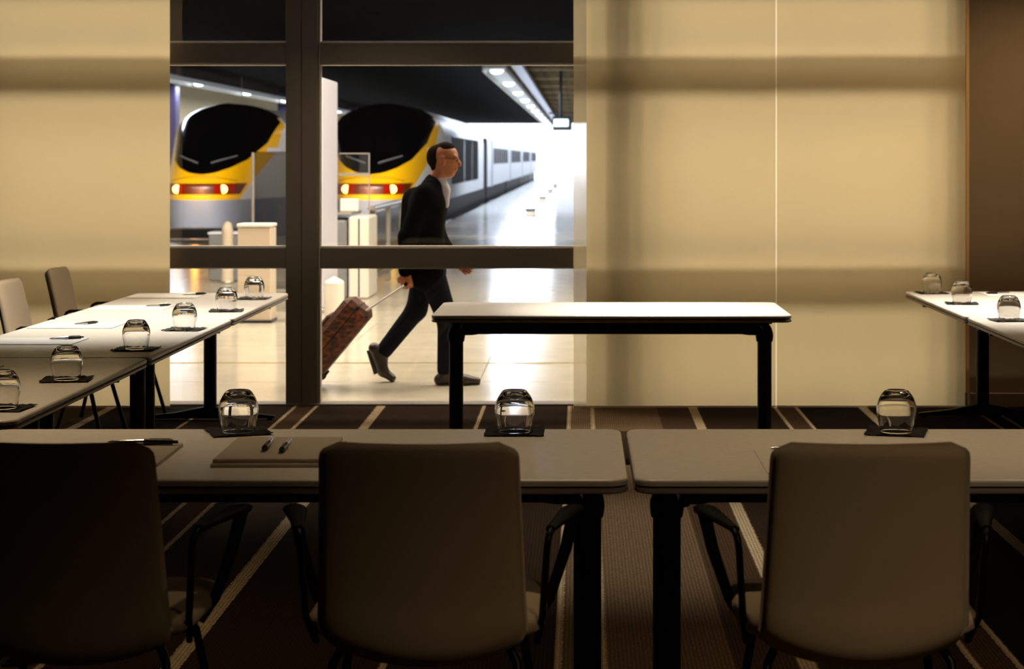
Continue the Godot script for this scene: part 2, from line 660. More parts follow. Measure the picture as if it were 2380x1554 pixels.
func fabric(parent: Node, called: String, x0: float, x1: float, m: Material, z := 0.0, y0 := 0.012, y1 := 2.72):
	# hanging cloth, very slightly rippled
	var s := begin()
	var rows := []
	for j in 13:
		var row := []
		for i in 17:
			var x := lerpf(x0, x1, i / 16.0)
			var y := lerpf(y0, y1, j / 12.0)
			row.append(Vector3(x, y, z + 0.002 * sin(x * 5.0 + y * 0.8)))
		rows.append(row)
	grid(s, rows)
	return part(parent, called, s, m)


func blind(label: String, z: float, body: Array, edges: Array, lit_hem := []):
	var t := thing("panel_blind", label, "blind", Vector3(0, 0, z), 0.0, "panel blinds over the glazing")
	fabric(t, "fabric", body[0], body[1], M.blind)
	for e in edges:
		fabric(t, "edge_band", e[0], e[1], M.blind_edge)
	if lit_hem:
		fabric(t, "lit_hem", lit_hem[0], lit_hem[1], M.blind_lit_hem)
	var lo: float = body[0]
	var hi: float = body[1]
	for e in edges:
		lo = minf(lo, e[0])
		hi = maxf(hi, e[1])
	bx(t, "head_rail", Vector3((lo + hi) * 0.5, 2.725, 0), Vector3(hi - lo, 0.03, 0.02), M.frame_trim, 0.003)
	bx(t, "bottom_bar", Vector3((lo + hi) * 0.5, 0.008, 0), Vector3(hi - lo, 0.012, 0.006), M.cream, 0.001)
	return t


func build_blinds():
	blind("beige fabric panel blind behind the cream chairs", -11.85, [-4.45, -2.534], [])
	blind("beige fabric panel blind beside the open window with a sheer edge band", -11.85, [0.0345, 1.20], [[-0.045, 0.0345]])
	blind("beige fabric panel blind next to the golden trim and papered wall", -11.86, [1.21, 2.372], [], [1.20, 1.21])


# ------------------------------------------------------------------ the station hall

func build_station():
	var hall := thing("concourse_floor", "pale polished tile floor of the station concourse", "floor", Vector3(0, 0, 0), 0.0, "", "structure")
	bx(hall, "screed", Vector3(-4.0, -0.12, -25.05), Vector3(24.0, 0.2, 26.1), M.joint)
	# slabs near the glass, one by one
	var me := begin()
	box(me, Vector3.ZERO, Vector3(1.196, 0.02, 1.196), 0.002)
	me.generate_normals()
	var tile_mesh := me.commit()
	for i in 11:
		for j in 9:
			var x := -0.70 + (i - 7.5) * 1.2
			var z := -14.45 + 1.8 - j * 1.2
			if j == 0:
				continue
			shared(hall, "tile", tile_mesh, M.tile if (i * 7 + j * 5) % 3 else M.tile_2, Vector3(x, -0.012, z))
	bx(hall, "tile_strip", Vector3(-3.0, -0.012, -12.62), Vector3(20.0, 0.02, 1.236), M.tile)
	bx(hall, "tile_field", Vector3(-4.0, -0.012, -30.5), Vector3(24.0, 0.02, 15.28), M.tile)
	bx(hall, "tile_field", Vector3(6.1, -0.012, -18.05), Vector3(4.0, 0.02, 9.6), M.tile)
	bx(hall, "tile_field", Vector3(-13.0, -0.012, -18.05), Vector3(7.3, 0.02, 9.6), M.tile)
	bx(hall, "expansion_joint", Vector3(-3.0, 0.0, -14.45), Vector3(18.0, 0.004, 0.02), M.brass)
	structure("platform_floor", "pale shiny platform running along the trains", "floor", Vector3(1.4, -0.6, -120.0), Vector3(9.2, 1.2, 163.8), M.platform)
	structure("far_platform_floor", "pale platform beyond the trains", "floor", Vector3(-13.2, -0.6, -110.0), Vector3(5.4, 1.2, 143.6), M.platform)
	structure("track_bed", "dark track bed under the trains", "ground", Vector3(-6.9, -1.35, -110.0), Vector3(7.4, 0.3, 143.6), M.pit)
	structure("track_end_wall", "dark wall at the end of the tracks", "wall", Vector3(-6.9, -0.66, -38.0), Vector3(7.2, 1.2, 0.2), M.pit)
	structure("track_ceiling", "black soffit above the tracks and far concourse", "ceiling", Vector3(-9.45, 4.55, -95.0), Vector3(13.1, 0.3, 130.0), M.dark_soffit)
	structure("concourse_ceiling", "black soffit above the concourse beside the platform", "ceiling", Vector3(2.3, 4.55, -41.0), Vector3(10.4, 0.3, 22.0), M.dark_soffit)
	structure("concourse_high_ceiling", "high black ceiling of the concourse just beyond the glass", "ceiling", Vector3(-4.4, 8.25, -21.0), Vector3(23.6, 0.3, 18.4), M.dark_soffit)
	structure("wall_bulkhead", "black bulkhead where the concourse ceiling steps down", "wall", Vector3(-4.4, 6.4, -30.1), Vector3(23.6, 3.9, 0.2), M.dark_soffit)
	structure("wall_concourse_left", "dark wall closing the concourse beyond the far platform", "wall", Vector3(-16.1, 3.7, -30.0), Vector3(0.3, 9.8, 36.4), M.dark_soffit)
	structure("wall_concourse_right", "dark wall closing the concourse and platform", "wall", Vector3(7.3, 3.7, -87.0), Vector3(0.3, 9.8, 150.0), M.dark_soffit)
	structure("wall_facade", "dark fascia of the building above the glazing", "wall", Vector3(-4.4, 5.6, -12.15), Vector3(23.6, 5.6, 0.1), M.dark_soffit)
	structure("wall_facade_side", "dark outer wall beside the glazed room", "wall", Vector3(-10.5, 1.8, -12.15), Vector3(11.6, 4.0, 0.1), M.dark_soffit)
	structure("wall_facade_end", "dark outer wall behind the papered wall", "wall", Vector3(5.0, 1.8, -12.15), Vector3(4.6, 4.0, 0.1), M.dark_soffit)
	structure("wall_station", "cream station wall behind the far platform", "wall", Vector3(-14.9, 1.9, -105.0), Vector3(0.3, 5.4, 114.0), M.cream_wall)
	# platform canopy with beams
	var can := thing("platform_ceiling", "brown concrete ceiling over the platform with cross beams", "ceiling", Vector3.ZERO, 0.0, "", "structure")
	bx(can, "deck", Vector3(2.1, 4.75, -106.1), Vector3(10.1, 0.3, 108.0), M.concrete)
	for i in 15:
		bx(can, "beam", Vector3(2.3, 4.45, -53.0 - 7.0 * i), Vector3(9.5, 0.34, 0.5), M.concrete, 0.02)
	# light troughs: long trays with a row of lamps
	for a in [[-2.3, "white light trough with round lamps above the near platform edge"], [-12.2, "white light trough with lamps above the platform beyond the trains"]]:
		var t := thing("light_trough", a[1], "light", Vector3(a[0], 3.9, -105.0))
		bx(t, "tray", Vector3(0, 0.06, 0), Vector3(0.62, 0.05, 108.0), M.white, 0.01)
		for sx in [-1, 1]:
			bx(t, "tray_side", Vector3(0.31 * sx, 0.0, 0), Vector3(0.03, 0.14, 108.0), M.white, 0.005)
		for i in 12:
			var s := begin()
			lathe(s, [[Vector2(0, -0.07), Vector2(0.12, -0.05), Vector2(0.17, 0.0), Vector2(0.17, 0.03)]], 16, Vector3(0, 0, 52.5 - 8.9 * i))
			part(t, "lamp", s, M.lamp_cold)
		for i in 8:
			tube_part(t, "hanger", [Vector3(0.2, 0.08, 50.0 - 13.0 * i), Vector3(0.2, 0.50, 50.0 - 13.0 * i)], 0.02, M.steel)
	var tray := thing("cable_tray", "pale cable tray running beside the platform light trough", "tray", Vector3(-1.75, 4.05, -105.0))
	bx(tray, "tray_floor", Vector3.ZERO, Vector3(0.3, 0.03, 108.0), M.white_panel, 0.005)
	for sx in [-1, 1]:
		bx(tray, "tray_edge", Vector3(0.15 * sx, 0.05, 0), Vector3(0.02, 0.1, 108.0), M.white_panel, 0.003)
	for i in 8:
		tube_part(tray, "hanger", [Vector3(0, 0.01, 48.5 - 14.0 * i), Vector3(0, 0.555, 48.5 - 14.0 * i)], 0.015, M.steel)
	# rails
	for cx in [-4.75, -8.55]:
		for sx in [-0.72, 0.72]:
			var o := bx(self, "rail", Vector3.ZERO, Vector3(0.07, 0.15, 140.0), M.rail, 0.01)
			o.name = numbered("steel_rail")
			o.position = Vector3(cx + sx, -1.125, -110.0)
			tag(o, "steel rail under the trains in the track bed", "rail", "rails in the track bed", "structure")
	# violet pillars on the far platform
	for z in [-60.0, -84.0, -108.0]:
		var pl := thing("station_pillar", "dark violet square pillar on the platform beyond the trains", "pillar", Vector3(-12.9, 0, z), 0.0, "violet pillars on the far platform")
		bx(pl, "shaft", Vector3(0, 2.2, 0), Vector3(0.62, 4.4, 0.62), M.violet, 0.03)
		bx(pl, "plinth", Vector3(0, 0.1, 0), Vector3(0.74, 0.2, 0.74), M.dark_grey, 0.02)


func tube_part(parent: Node, called: String, pts: Array, r, m: Material, seg := 10) -> MeshInstance3D:
	var s := begin()
	tube(s, pts, r, seg)
	return part(parent, called, s, m)


# ------------------------------------------------------------------ tables

const T_LEN := 1.84
const T_DEEP := 0.90

func make_table(label: String) -> Node3D:
	var t := thing("folding_table", label, "table", Vector3.ZERO, 0.0, "white-topped folding tables set in a U")
	var s := begin()
	slab(s, T_LEN, T_DEEP, 0.05, [[0.004, 0.7225], [0.0, 0.7235], [0.0, 0.733], [0.0015, 0.737], [0.005, 0.7395], [0.009, 0.740]], Vector3.ZERO)
	part(t, "tabletop", s, M.laminate)
	s = begin()
	slab(s, T_LEN, T_DEEP, 0.05, [[0.010, 0.702], [0.003, 0.704], [0.0, 0.707], [0.0, 0.714], [0.004, 0.7175]], Vector3.ZERO)
	part(t, "edge_strip", s, M.table_edge, "grey lower edge strip")
	s = begin()
	slab(s, T_LEN - 0.016, T_DEEP - 0.016, 0.045, [[0, 0.7176], [0, 0.7224]], Vector3.ZERO)
	part(t, "groove", s, M.black_plastic, "dark groove round the edge")
	var ex := T_LEN * 0.5 - 0.10
	tube_part(t, "beam", [Vector3(-ex + 0.06, 0.645, 0), Vector3(ex - 0.06, 0.645, 0)], 0.042, M.black_metal, 20)
	for sx in [-1, 1]:
		var x: float = ex * sx
		var pts := [Vector3(x, 0.565, 0)]
		pts.append_array(bend(Vector3(x, 0.59, 0), Vector3(x, 0.645, 0), Vector3(x - 0.06 * sx, 0.645, 0), 8))
		pts.append(Vector3(x - 0.085 * sx, 0.645, 0))
		pts.append(Vector3(x - 0.12 * sx, 0.645, 0))
		var rad := [0.043]
		for i in 9:
			rad.append(0.047)
		rad.append(0.047)
		rad.append(0.042)
		tube_part(t, "joint", pts, rad, M.black_plastic, 20)
		tube_part(t, "leg", [Vector3(x, 0.05, 0), Vector3(x, 0.58, 0)], 0.038, M.black_metal, 20)
		for zz in [-0.28, 0.28]:
			bx(t, "mount_plate", Vector3(x - 0.03 * sx, 0.695, zz), Vector3(0.07, 0.014, 0.16), M.black_metal, 0.003)
		tube_part(t, "cross_arm", [Vector3(x - 0.03 * sx, 0.672, -0.36), Vector3(x - 0.03 * sx, 0.672, 0.36)], 0.017, M.black_metal, 12)
		# foot: tapers from the post to the tips
		s = begin()
		var rows := []
		for p in [[-0.38, 0.014, 0.026], [-0.2, 0.02, 0.045], [0.0, 0.03, 0.085], [0.2, 0.02, 0.045], [0.38, 0.014, 0.026]]:
			rows.append([Vector3(x - p[1], 0.012, p[0]), Vector3(x + p[1], 0.012, p[0]), Vector3(x + p[1] * 0.8, p[2], p[0]), Vector3(x - p[1] * 0.8, p[2], p[0])])
		for k in 4:
			for i in 4:
				var j := (i + 1) % 4
				quad(s, rows[k + 1][i], rows[k + 1][j], rows[k][j], rows[k][i])
		quad(s, rows[0][3], rows[0][2], rows[0][1], rows[0][0])
		quad(s, rows[4][0], rows[4][1], rows[4][2], rows[4][3])
		var ft := part(t, "foot", s, M.black_metal)
		for zz in [-0.35, 0.35]:
			s = begin()
			lathe(s, [[Vector2(0, 0), Vector2(0.016, 0)], [Vector2(0.016, 0), Vector2(0.016, 0.014)]], 12, Vector3(x, 0, zz))
			part(ft, "glide", s, M.black_plastic)
	return t


func build_tables():
	var t := make_table("lone white table spotlit in front of the window")
	t.position = Vector3(0.157, 0, -10.22)
	copy(t, Vector3(-0.802, 0, -5.23), 0.0, "near white table with two black pens on a stack of pads")
	copy(t, Vector3(1.054, 0, -5.23), 0.0, "near white table with only one tumbler on it")
	var u := PI / 2
	copy(t, Vector3(ROW_X, 0, -10.48), u, "white table at the window end of the row beside the cream chairs")
	copy(t, Vector3(ROW_X, 0, -8.63), u, "white table in the middle of the row beside the cream chairs")
	copy(t, Vector3(ROW_X, 0, -6.78), u, "white table closest to the near tables in the row beside the cream chairs")
	copy(t, Vector3(WALL_ROW_X, 0, -10.61), u, "white table at the window end of the row by the papered wall")
	copy(t, Vector3(WALL_ROW_X, 0, -8.76), u, "white table further from the window in the row by the papered wall")


# ------------------------------------------------------------------ chairs

func back_point(u: float, v: float) -> Array:
	# u -1..1 across, v 0..1 from under the seat to the top; returns point and outward (rear) direction
	var prof := [Vector2(0.12, 0.372), Vector2(0.185, 0.378), Vector2(0.232, 0.402), Vector2(0.258, 0.455), Vector2(0.29, 0.60), Vector2(0.325, 0.76), Vector2(0.355, 0.885), Vector2(0.358, 0.90)]
	var cum := [0.0]
	for i in prof.size() - 1:
		cum.append(cum[-1] + (prof[i + 1] - prof[i]).length())
	var l: float = v * cum[-1]
	var k := 0
	while k < prof.size() - 2 and l > cum[k + 1]:
		k += 1
	var f: float = (l - cum[k]) / (cum[k + 1] - cum[k])
	var p0: Vector2 = prof[maxi(k - 1, 0)]
	var p3: Vector2 = prof[mini(k + 2, prof.size() - 1)]
	var p: Vector2 = prof[k].cubic_interpolate(prof[k + 1], p0, p3, f)
	var t: Vector2 = (prof[k + 1] - prof[k]).normalized()
	var q: Vector2 = (prof[mini(k + 2, prof.size() - 1)] - prof[mini(k + 1, prof.size() - 2)]).normalized()
	t = t.lerp(q, f * 0.5).normalized()
	var n := Vector3(0, -t.x, t.y)
	var half := lerpf(0.243, 0.226, clampf((p.y - 0.44) / 0.46, 0, 1))
	var left: float = cum[-1] - l
	if left < 0.045:
		half -= 0.045 - sqrt(maxf(0.0, 0.045 * 0.045 - (0.045 - left) * (0.045 - left)))
	var low := clampf((0.53 - p.y) / 0.13, 0, 1)
	var pt := Vector3(u * half, p.y + 0.05 * low * u * u, p.x - 0.035 * u * u + 0.012 * low)
	return [pt, n]


func make_chair(label: String) -> Node3D:
	var t := thing("conference_chair", label, "chair", Vector3.ZERO, 0.0, "upholstered conference chairs")
	var s := begin()
	var nu := 20
	var nv := 40
	var th := 0.019
	var outer := []
	var inner := []
	for j in nv + 1:
		var ro := []
		var ri := []
		for i in nu + 1:
			var u := -1.0 + 2.0 * i / nu
			var v := float(j) / nv
			var r := back_point(u, v)
			var e := pow(maxf(0.0, 1.0 - pow(absf(u), 8.0)), 0.5) * pow(maxf(0.0, 1.0 - pow(absf(2 * v - 1), 24.0)), 0.5)
			var d: Vector3 = r[1] * th * e
			ro.append(r[0] + d)
			ri.append(r[0] - d)
		outer.append(ro)
		inner.append(ri)
	grid(s, outer, 1)
	for row in inner:
		row.reverse()
	grid(s, inner, 1)
	part(t, "backrest", s, M.upholstery)
	s = begin()
	slab(s, 0.56, 0.47, 0.10, [[0.05, 0.425], [0.012, 0.43], [0.0, 0.442], [0.0, 0.458], [0.012, 0.472], [0.04, 0.478], [0.12, 0.48]], Vector3(0, 0, -0.01), true)
	part(t, "seat", s, M.upholstery)
	s = begin()
	slab(s, 0.44, 0.32, 0.08, [[0.02, 0.39], [0.0, 0.40], [0.0, 0.426]], Vector3(0, 0, -0.05), false)
	part(t, "seat_pan", s, M.black_plastic)
	for sx in [-1.0, 1.0]:
		# armrest: rear post, pad and leaning front strut
		var pts := [Vector3(0.262 * sx, 0.40, 0.12), Vector3(0.275 * sx, 0.47, 0.185)]
		pts.append_array(bend(Vector3(0.286 * sx, 0.63, 0.20), Vector3(0.29 * sx, 0.672, 0.205), Vector3(0.297 * sx, 0.672, 0.165), 5))
		tube_part(t, "arm_post", pts, 0.0085, M.black_metal, 10)
		s = begin()
		var rows := []
		for p in [[0.175, 0.294, 0.012, 0.008], [0.10, 0.308, 0.017, 0.010], [0.0, 0.328, 0.026, 0.012], [-0.07, 0.342, 0.031, 0.013], [-0.10, 0.347, 0.024, 0.010]]:
			var row := []
			for i in 12:
				var a := TAU * i / 12.0
				row.append(Vector3((p[1] + cos(a) * p[2]) * sx, 0.675 + sin(a) * p[3], p[0]))
			rows.append(row)
		for k in rows.size() - 1:
			for i in 12:
				var j := (i + 1) % 12
				if sx > 0:
					quad(s, rows[k][i], rows[k][j], rows[k + 1][j], rows[k + 1][i], 1)
				else:
					quad(s, rows[k][j], rows[k][i], rows[k + 1][i], rows[k + 1][j], 1)
		part(t, "armrest", s, M.black_plastic)
		tube_part(t, "arm_strut", [Vector3(0.346 * sx, 0.672, -0.085), Vector3(0.325 * sx, 0.58, -0.075), Vector3(0.285 * sx, 0.46, -0.06), Vector3(0.25 * sx, 0.405, -0.05)], [0.017, 0.015, 0.013, 0.011], M.black_plastic, 12)
		for sz in [-1.0, 1.0]:
			tube_part(t, "leg", [Vector3(0.19 * sx, 0.40, 0.13 * sz), Vector3(0.215 * sx, 0.36, 0.16 * sz), Vector3(0.265 * sx, 0.012, 0.25 * sz)], 0.011, M.black_metal, 10)
			s = begin()
			lathe(s, [[Vector2(0, 0), Vector2(0.014, 0)], [Vector2(0.014, 0), Vector2(0.012, 0.02)]], 10, Vector3(0.266 * sx, 0, 0.252 * sz))
			part(t, "glide", s, M.black_plastic)
	return t


func build_chairs():
	var c := make_chair("upholstered chair with its back turned, tucked in at the pens and stacked pads")
	c.position = Vector3(-0.363, 0, -4.66)
	c.rotation.y = -0.01
	copy(c, Vector3(0.650, 0, -4.66), 0.015, "upholstered chair with its back turned at the near table with one tumbler")
	copy(c, Vector3(-1.185, 0, -4.67), -0.02, "upholstered chair with its back turned, deepest in shadow at the near tables")
	copy(c, Vector3(-2.72, 0, -11.17), PI / 2 * 3.0, "cream upholstered chair at the window end of the row, beside the blind")
	copy(c, Vector3(-2.68, 0, -10.08), PI / 2 * 3.0, "cream upholstered chair second from the window along the row")


# ------------------------------------------------------------------ glasses, napkins, pads, pens

func make_tumbler() -> Node3D:
	var t := thing("tumbler", "x", "glass", Vector3.ZERO, 0.0, "upturned tumblers on the tables")
	var s := begin()
	# set upside down: mouth below, thick foot on top
	var outer := PackedVector2Array()
	var keys := [Vector2(0.0470, 0.0015), Vector2(0.0515, 0.022), Vector2(0.0560, 0.046), Vector2(0.0578, 0.064), Vector2(0.0560, 0.082), Vector2(0.0500, 0.099), Vector2(0.0415, 0.113), Vector2(0.0350, 0.1205)]
	var inner_keys := [Vector2(0.0445, 0.0015), Vector2(0.0488, 0.022), Vector2(0.0532, 0.046), Vector2(0.0547, 0.064), Vector2(0.0522, 0.081), Vector2(0.0440, 0.096), Vector2(0.030, 0.1055), Vector2(0.014, 0.1085)]
	var inner := curve(inner_keys, 5)
	inner.append(Vector2(0.0, 0.109))
	inner.reverse()
	outer = curve(keys, 5)
	outer.append(Vector2(0.0320, 0.1225))
	outer.append(Vector2(0.029, 0.1225))
	outer.append(Vector2(0.024, 0.1205))
	outer.append(Vector2(0.0, 0.1195))
	var run := []
	for v in inner:
		run.append(v)
	run.append(Vector2(0.0452, 0.0004))
	run.append(Vector2(0.0463, 0.0004))
	for v in outer:
		run.append(v)
	lathe(s, [run], 72)
	part(t, "bowl", s, M.glass)
	return t


func curve(keys: Array, n: int) -> PackedVector2Array:
	var out := PackedVector2Array()
	for k in keys.size() - 1:
		var p0: Vector2 = keys[maxi(k - 1, 0)]
		var p3: Vector2 = keys[mini(k + 2, keys.size() - 1)]
		for i in n:
			out.append(keys[k].cubic_interpolate(keys[k + 1], p0, p3, float(i) / n))
	out.append(keys[-1])
	return out


func napkin_mesh(seed_: int, size: float) -> ArrayMesh:
	var s := begin()
	var n := FastNoiseLite.new()
	n.seed = seed_
	n.frequency = 9.0
	var rows := []
	var low := []
	var k := 14
	for j in k + 1:
		var row := []
		var lr := []
		for i in k + 1:
			var x := (float(i) / k - 0.5)
			var z := (0.5 - float(j) / k)
			var e := maxf(absf(x), absf(z)) * 2.0
			# flat under the glass, lifting a little towards the rim
			var y := 0.0018 + maxf(0.0, e - 0.62) * (0.010 + 0.020 * n.get_noise_2d(x, z)) + 0.0
			var warp := 1.0 + 0.03 * n.get_noise_2d(x * 0.6 + 3.0, z * 0.6)
			row.append(Vector3(x * size * warp, maxf(y, 0.0012), z * size * warp))
			lr.append(Vector3(x * size * warp, maxf(y - 0.0012, 0.0002), z * size * warp))
		rows.append(row)
		low.append(lr)
	grid(s, rows, 1)
	for r in low:
		r.reverse()
	grid(s, low, 1)
	for r in low:
		r.reverse()
	for i in k:
		quad(s, low[0][i], low[0][i + 1], rows[0][i + 1], rows[0][i])
		quad(s, low[k][i + 1], low[k][i], rows[k][i], rows[k][i + 1])
		quad(s, low[i + 1][0], low[i][0], rows[i][0], rows[i + 1][0])
		quad(s, low[i][k], low[i + 1][k], rows[i + 1][k], rows[i][k])
	s.generate_normals()
	return s.commit()


func make_pad(called: String, label: String, at: Vector3, w: float, d: float, thick: float, m: Material, turn := 0.0, group := ""):
	var t := thing(called, label, "notepad", at, turn, group)
	bx(t, "page_block", Vector3(0, thick * 0.45, 0), Vector3(w, thick * 0.9, d), m, 0.0008)
	bx(t, "top_sheet", Vector3(0.001, thick * 0.95 + 0.0002, -0.001), Vector3(w - 0.001, thick * 0.1, d - 0.002), m, 0.0003)
	return t


func make_pen(label: String, at: Vector3, turn: float, length: float, group: String):
	var t := thing("ballpoint_pen", label, "pen", at, turn, group)
	var r := 0.0085 if length > 0.16 else 0.007
	tube_part(t, "barrel", [Vector3(0, r, 0.02), Vector3(0, r, length * 0.52)], [r, r * 0.95], M.pen_dark, 12)
	tube_part(t, "grip", [Vector3(0, r, -length * 0.42), Vector3(0, r, -length * 0.36), Vector3(0, r, 0.0), Vector3(0, r, 0.02)], [0.001, r * 0.55, r * 0.8, r], M.chrome, 12)
	tube_part(t, "push_button", [Vector3(0, r, length * 0.52), Vector3(0, r, length * 0.6)], r * 0.55, M.pen_dark, 10)
	bx(t, "clip", Vector3(0, r * 2.1, length * 0.34), Vector3(0.003, 0.0016, length * 0.3), M.chrome, 0.0005)
	return t


func build_table_things():
	var row := "in the cream-chair row"
	var ord := ["first", "second", "third", "fourth", "fifth", "sixth"]
	var places := []
	var zs := [-10.93, -10.04, -8.95, -8.03, -6.92, -6.13]
	for i in 6:
		places.append([-1.858 + 0.006 * (i % 3), zs[i], "%s from the window %s" % [ord[i], row], 0.12 * sin(i * 2.0)])
	var wz := [-11.36, -10.54, -9.45]
	for i in 3:
		places.append([2.075 + 0.015 * i, wz[i], "%s from the window in the papered-wall row" % ord[i], 0.1 * cos(i * 3.0)])
	places.append([-0.998, -5.60, "on the near table behind the stacked pads", 0.35])
	places.append([-0.193, -5.60, "on the near table beside the gap between the near tables", 0.0])
	places.append([0.92, -5.60, "alone on the near table without pens in the open", -0.25])
	var base := make_tumbler()
	var kinds := [napkin_mesh(3, 0.172), napkin_mesh(8, 0.172), napkin_mesh(21, 0.172)]
	for i in places.size():
		var p: Array = places[i]
		var nap := MeshInstance3D.new()
		nap.name = numbered("paper_napkin")
		nap.mesh = kinds[i % 3]
		nap.set_surface_override_material(0, M.napkin)
		nap.position = Vector3(p[0], TOP, p[1])
		nap.rotation.y = p[3]
		add_child(nap)
		tag(nap, "black napkin under the tumbler %s" % p[2], "napkin", "black napkins under the tumblers")
		var at := Vector3(p[0], TOP + 0.0019, p[1])
		var lab := "clear upturned tumbler %s" % p[2]
		if i == 0:
			base.position = at
			base.set_meta("label", lab)
		else:
			copy(base, at, 0.0, lab)
	# pads and pens on the chair row
	var pads := [[-2.40, -11.10], [-2.40, -10.25], [-2.40, -9.16], [-2.38, -8.37], [-2.42, -7.25]]
	var pens := [[-2.257, -11.16, 0.9], [-2.275, -10.29, 0.8], [-2.375, -9.18, 0.55], [-2.27, -8.43, 1.0]]
	for i in 5:
		make_pad("writing_pad", "flat white writing pad %s from the window %s" % [ord[i], row], Vector3(pads[i][0], TOP, pads[i][1]), 0.40, 0.29, 0.004, M.paper, 0.0, "white writing pads")
	for i in 4:
		make_pen("dark pen on the white pad %s from the window %s" % [ord[i], row], Vector3(pens[i][0], TOP + 0.0042, pens[i][1]), PI - pens[i][2], 0.15, "pens on the tables")
	for i in 2:
		make_pad("writing_pad", "flat white writing pad %s from the window by the papered wall" % ord[i], Vector3(2.56, TOP, [-11.28, -10.40][i]), 0.40, 0.29, 0.004, M.paper, 0.0, "white writing pads")
	make_pen("dark pen on the writing pad by the papered wall", Vector3(2.46, TOP + 0.0042, -11.27), -1.3, 0.15, "pens on the tables")
	# near tables
	make_pad("writing_pad", "pale pad at the bottom of the stack under the two pens", Vector3(-0.805, TOP, -5.165), 0.305, 0.40, 0.010, M.cover, 0.0, "pads on the near tables")
	make_pad("writing_pad", "pale pad on top of the stack under the two pens", Vector3(-0.81, TOP + 0.0105, -5.175), 0.292, 0.395, 0.010, M.cover, 0.01, "pads on the near tables")
	make_pen("black pen with a bright chrome tip on the stacked pads", Vector3(-0.845, TOP + 0.021, -5.215), 0.045, 0.21, "pens on the tables")
	make_pen("black pen beside the other one, nearer the middle chair, on the stacked pads", Vector3(-0.793, TOP + 0.021, -5.185), 0.03, 0.21, "pens on the tables")
	make_pad("writing_pad", "pale pad half hidden by the shadowed chair", Vector3(-1.255, TOP, -5.16), 0.305, 0.36, 0.008, M.cover, 0.02, "pads on the near tables")
	make_pen("black pen on the pad behind the shadowed chair", Vector3(-1.225, TOP + 0.009, -5.30), PI / 2, 0.19, "pens on the tables")
	make_pad("writing_pad", "pale pad half hidden by the chair at the table with one tumbler", Vector3(0.625, TOP, -5.06), 0.305, 0.38, 0.003, M.laminate, 0.0, "pads on the near tables")
	make_pen("black pen behind the chair at the table with one tumbler", Vector3(0.585, TOP + 0.0035, -5.22), PI / 2, 0.17, "pens on the tables")


# ------------------------------------------------------------------ trains

func lin(tab: Array, y: float) -> float:
	if y <= tab[0][0]:
		return tab[0][1]
	for i in tab.size() - 1:
		if y <= tab[i + 1][0]:
			return lerpf(tab[i][1], tab[i + 1][1], (y - tab[i][0]) / (tab[i + 1][0] - tab[i][0]))
	return tab[-1][1]


const NOSE := 4.2
const ROOF := 2.87

func train_half(y: float) -> float:
	if y < 1.9:
		return 1.41 - 0.06 * pow(clampf((1.0 - y) / 1.5, 0, 1), 2.0)
	var k := clampf((y - 1.9) / (ROOF - 1.9), 0, 1)
	return 1.41 * pow(maxf(0.0, 1.0 - pow(k, 2.6)), 0.5)


func nose_point(u: float, y: float) -> Vector3:
	var zc := 0.0
	if y > 0.9:
		zc = 3.5 * pow((y - 0.9) / (ROOF - 0.9), 1.25)
	else:
		zc = 0.22 * pow((0.9 - y) / 1.45, 2.0)
	var w := train_half(y)
	var z := zc + (NOSE - zc) * pow(absf(u), 3.2)
	return Vector3(u * w, y, -z)


func nose_breaks(y: float) -> Array:
	# where windscreen, lamp band, yellow mask and flank meet at this height, as shares of the half width
	var w := maxf(train_half(y), 0.001)
	var um := minf(lin([[0.6, 0.80], [1.22, 1.06], [1.7, 1.24], [2.55, 1.33]], y) / w, 0.975)
	var uw := minf(lin([[1.17, 0.02], [1.19, 0.20], [1.22, 0.33], [1.32, 0.58], [1.5, 0.84], [1.9, 1.10], [2.48, 1.235], [2.6, 1.25]], y) / w, um - 0.02)
	var ul := maxf(um - 0.035, uw + 0.005)
	return [-1.0, -um, -ul, -uw, uw, ul, um, 1.0]


func nose_strip(k: int, y: float) -> String:
	if y > 2.52:
		return "roof"
	if y < 0.60:
		return "skirt"
	var band := y > 0.72 and y < 0.97
	return ["nose_side", "nose_mask", "lamp_band" if band else "nose_mask", "windscreen" if y > 1.17 else "lamp_band" if band else "nose_mask"][mini(k, 6 - k)]


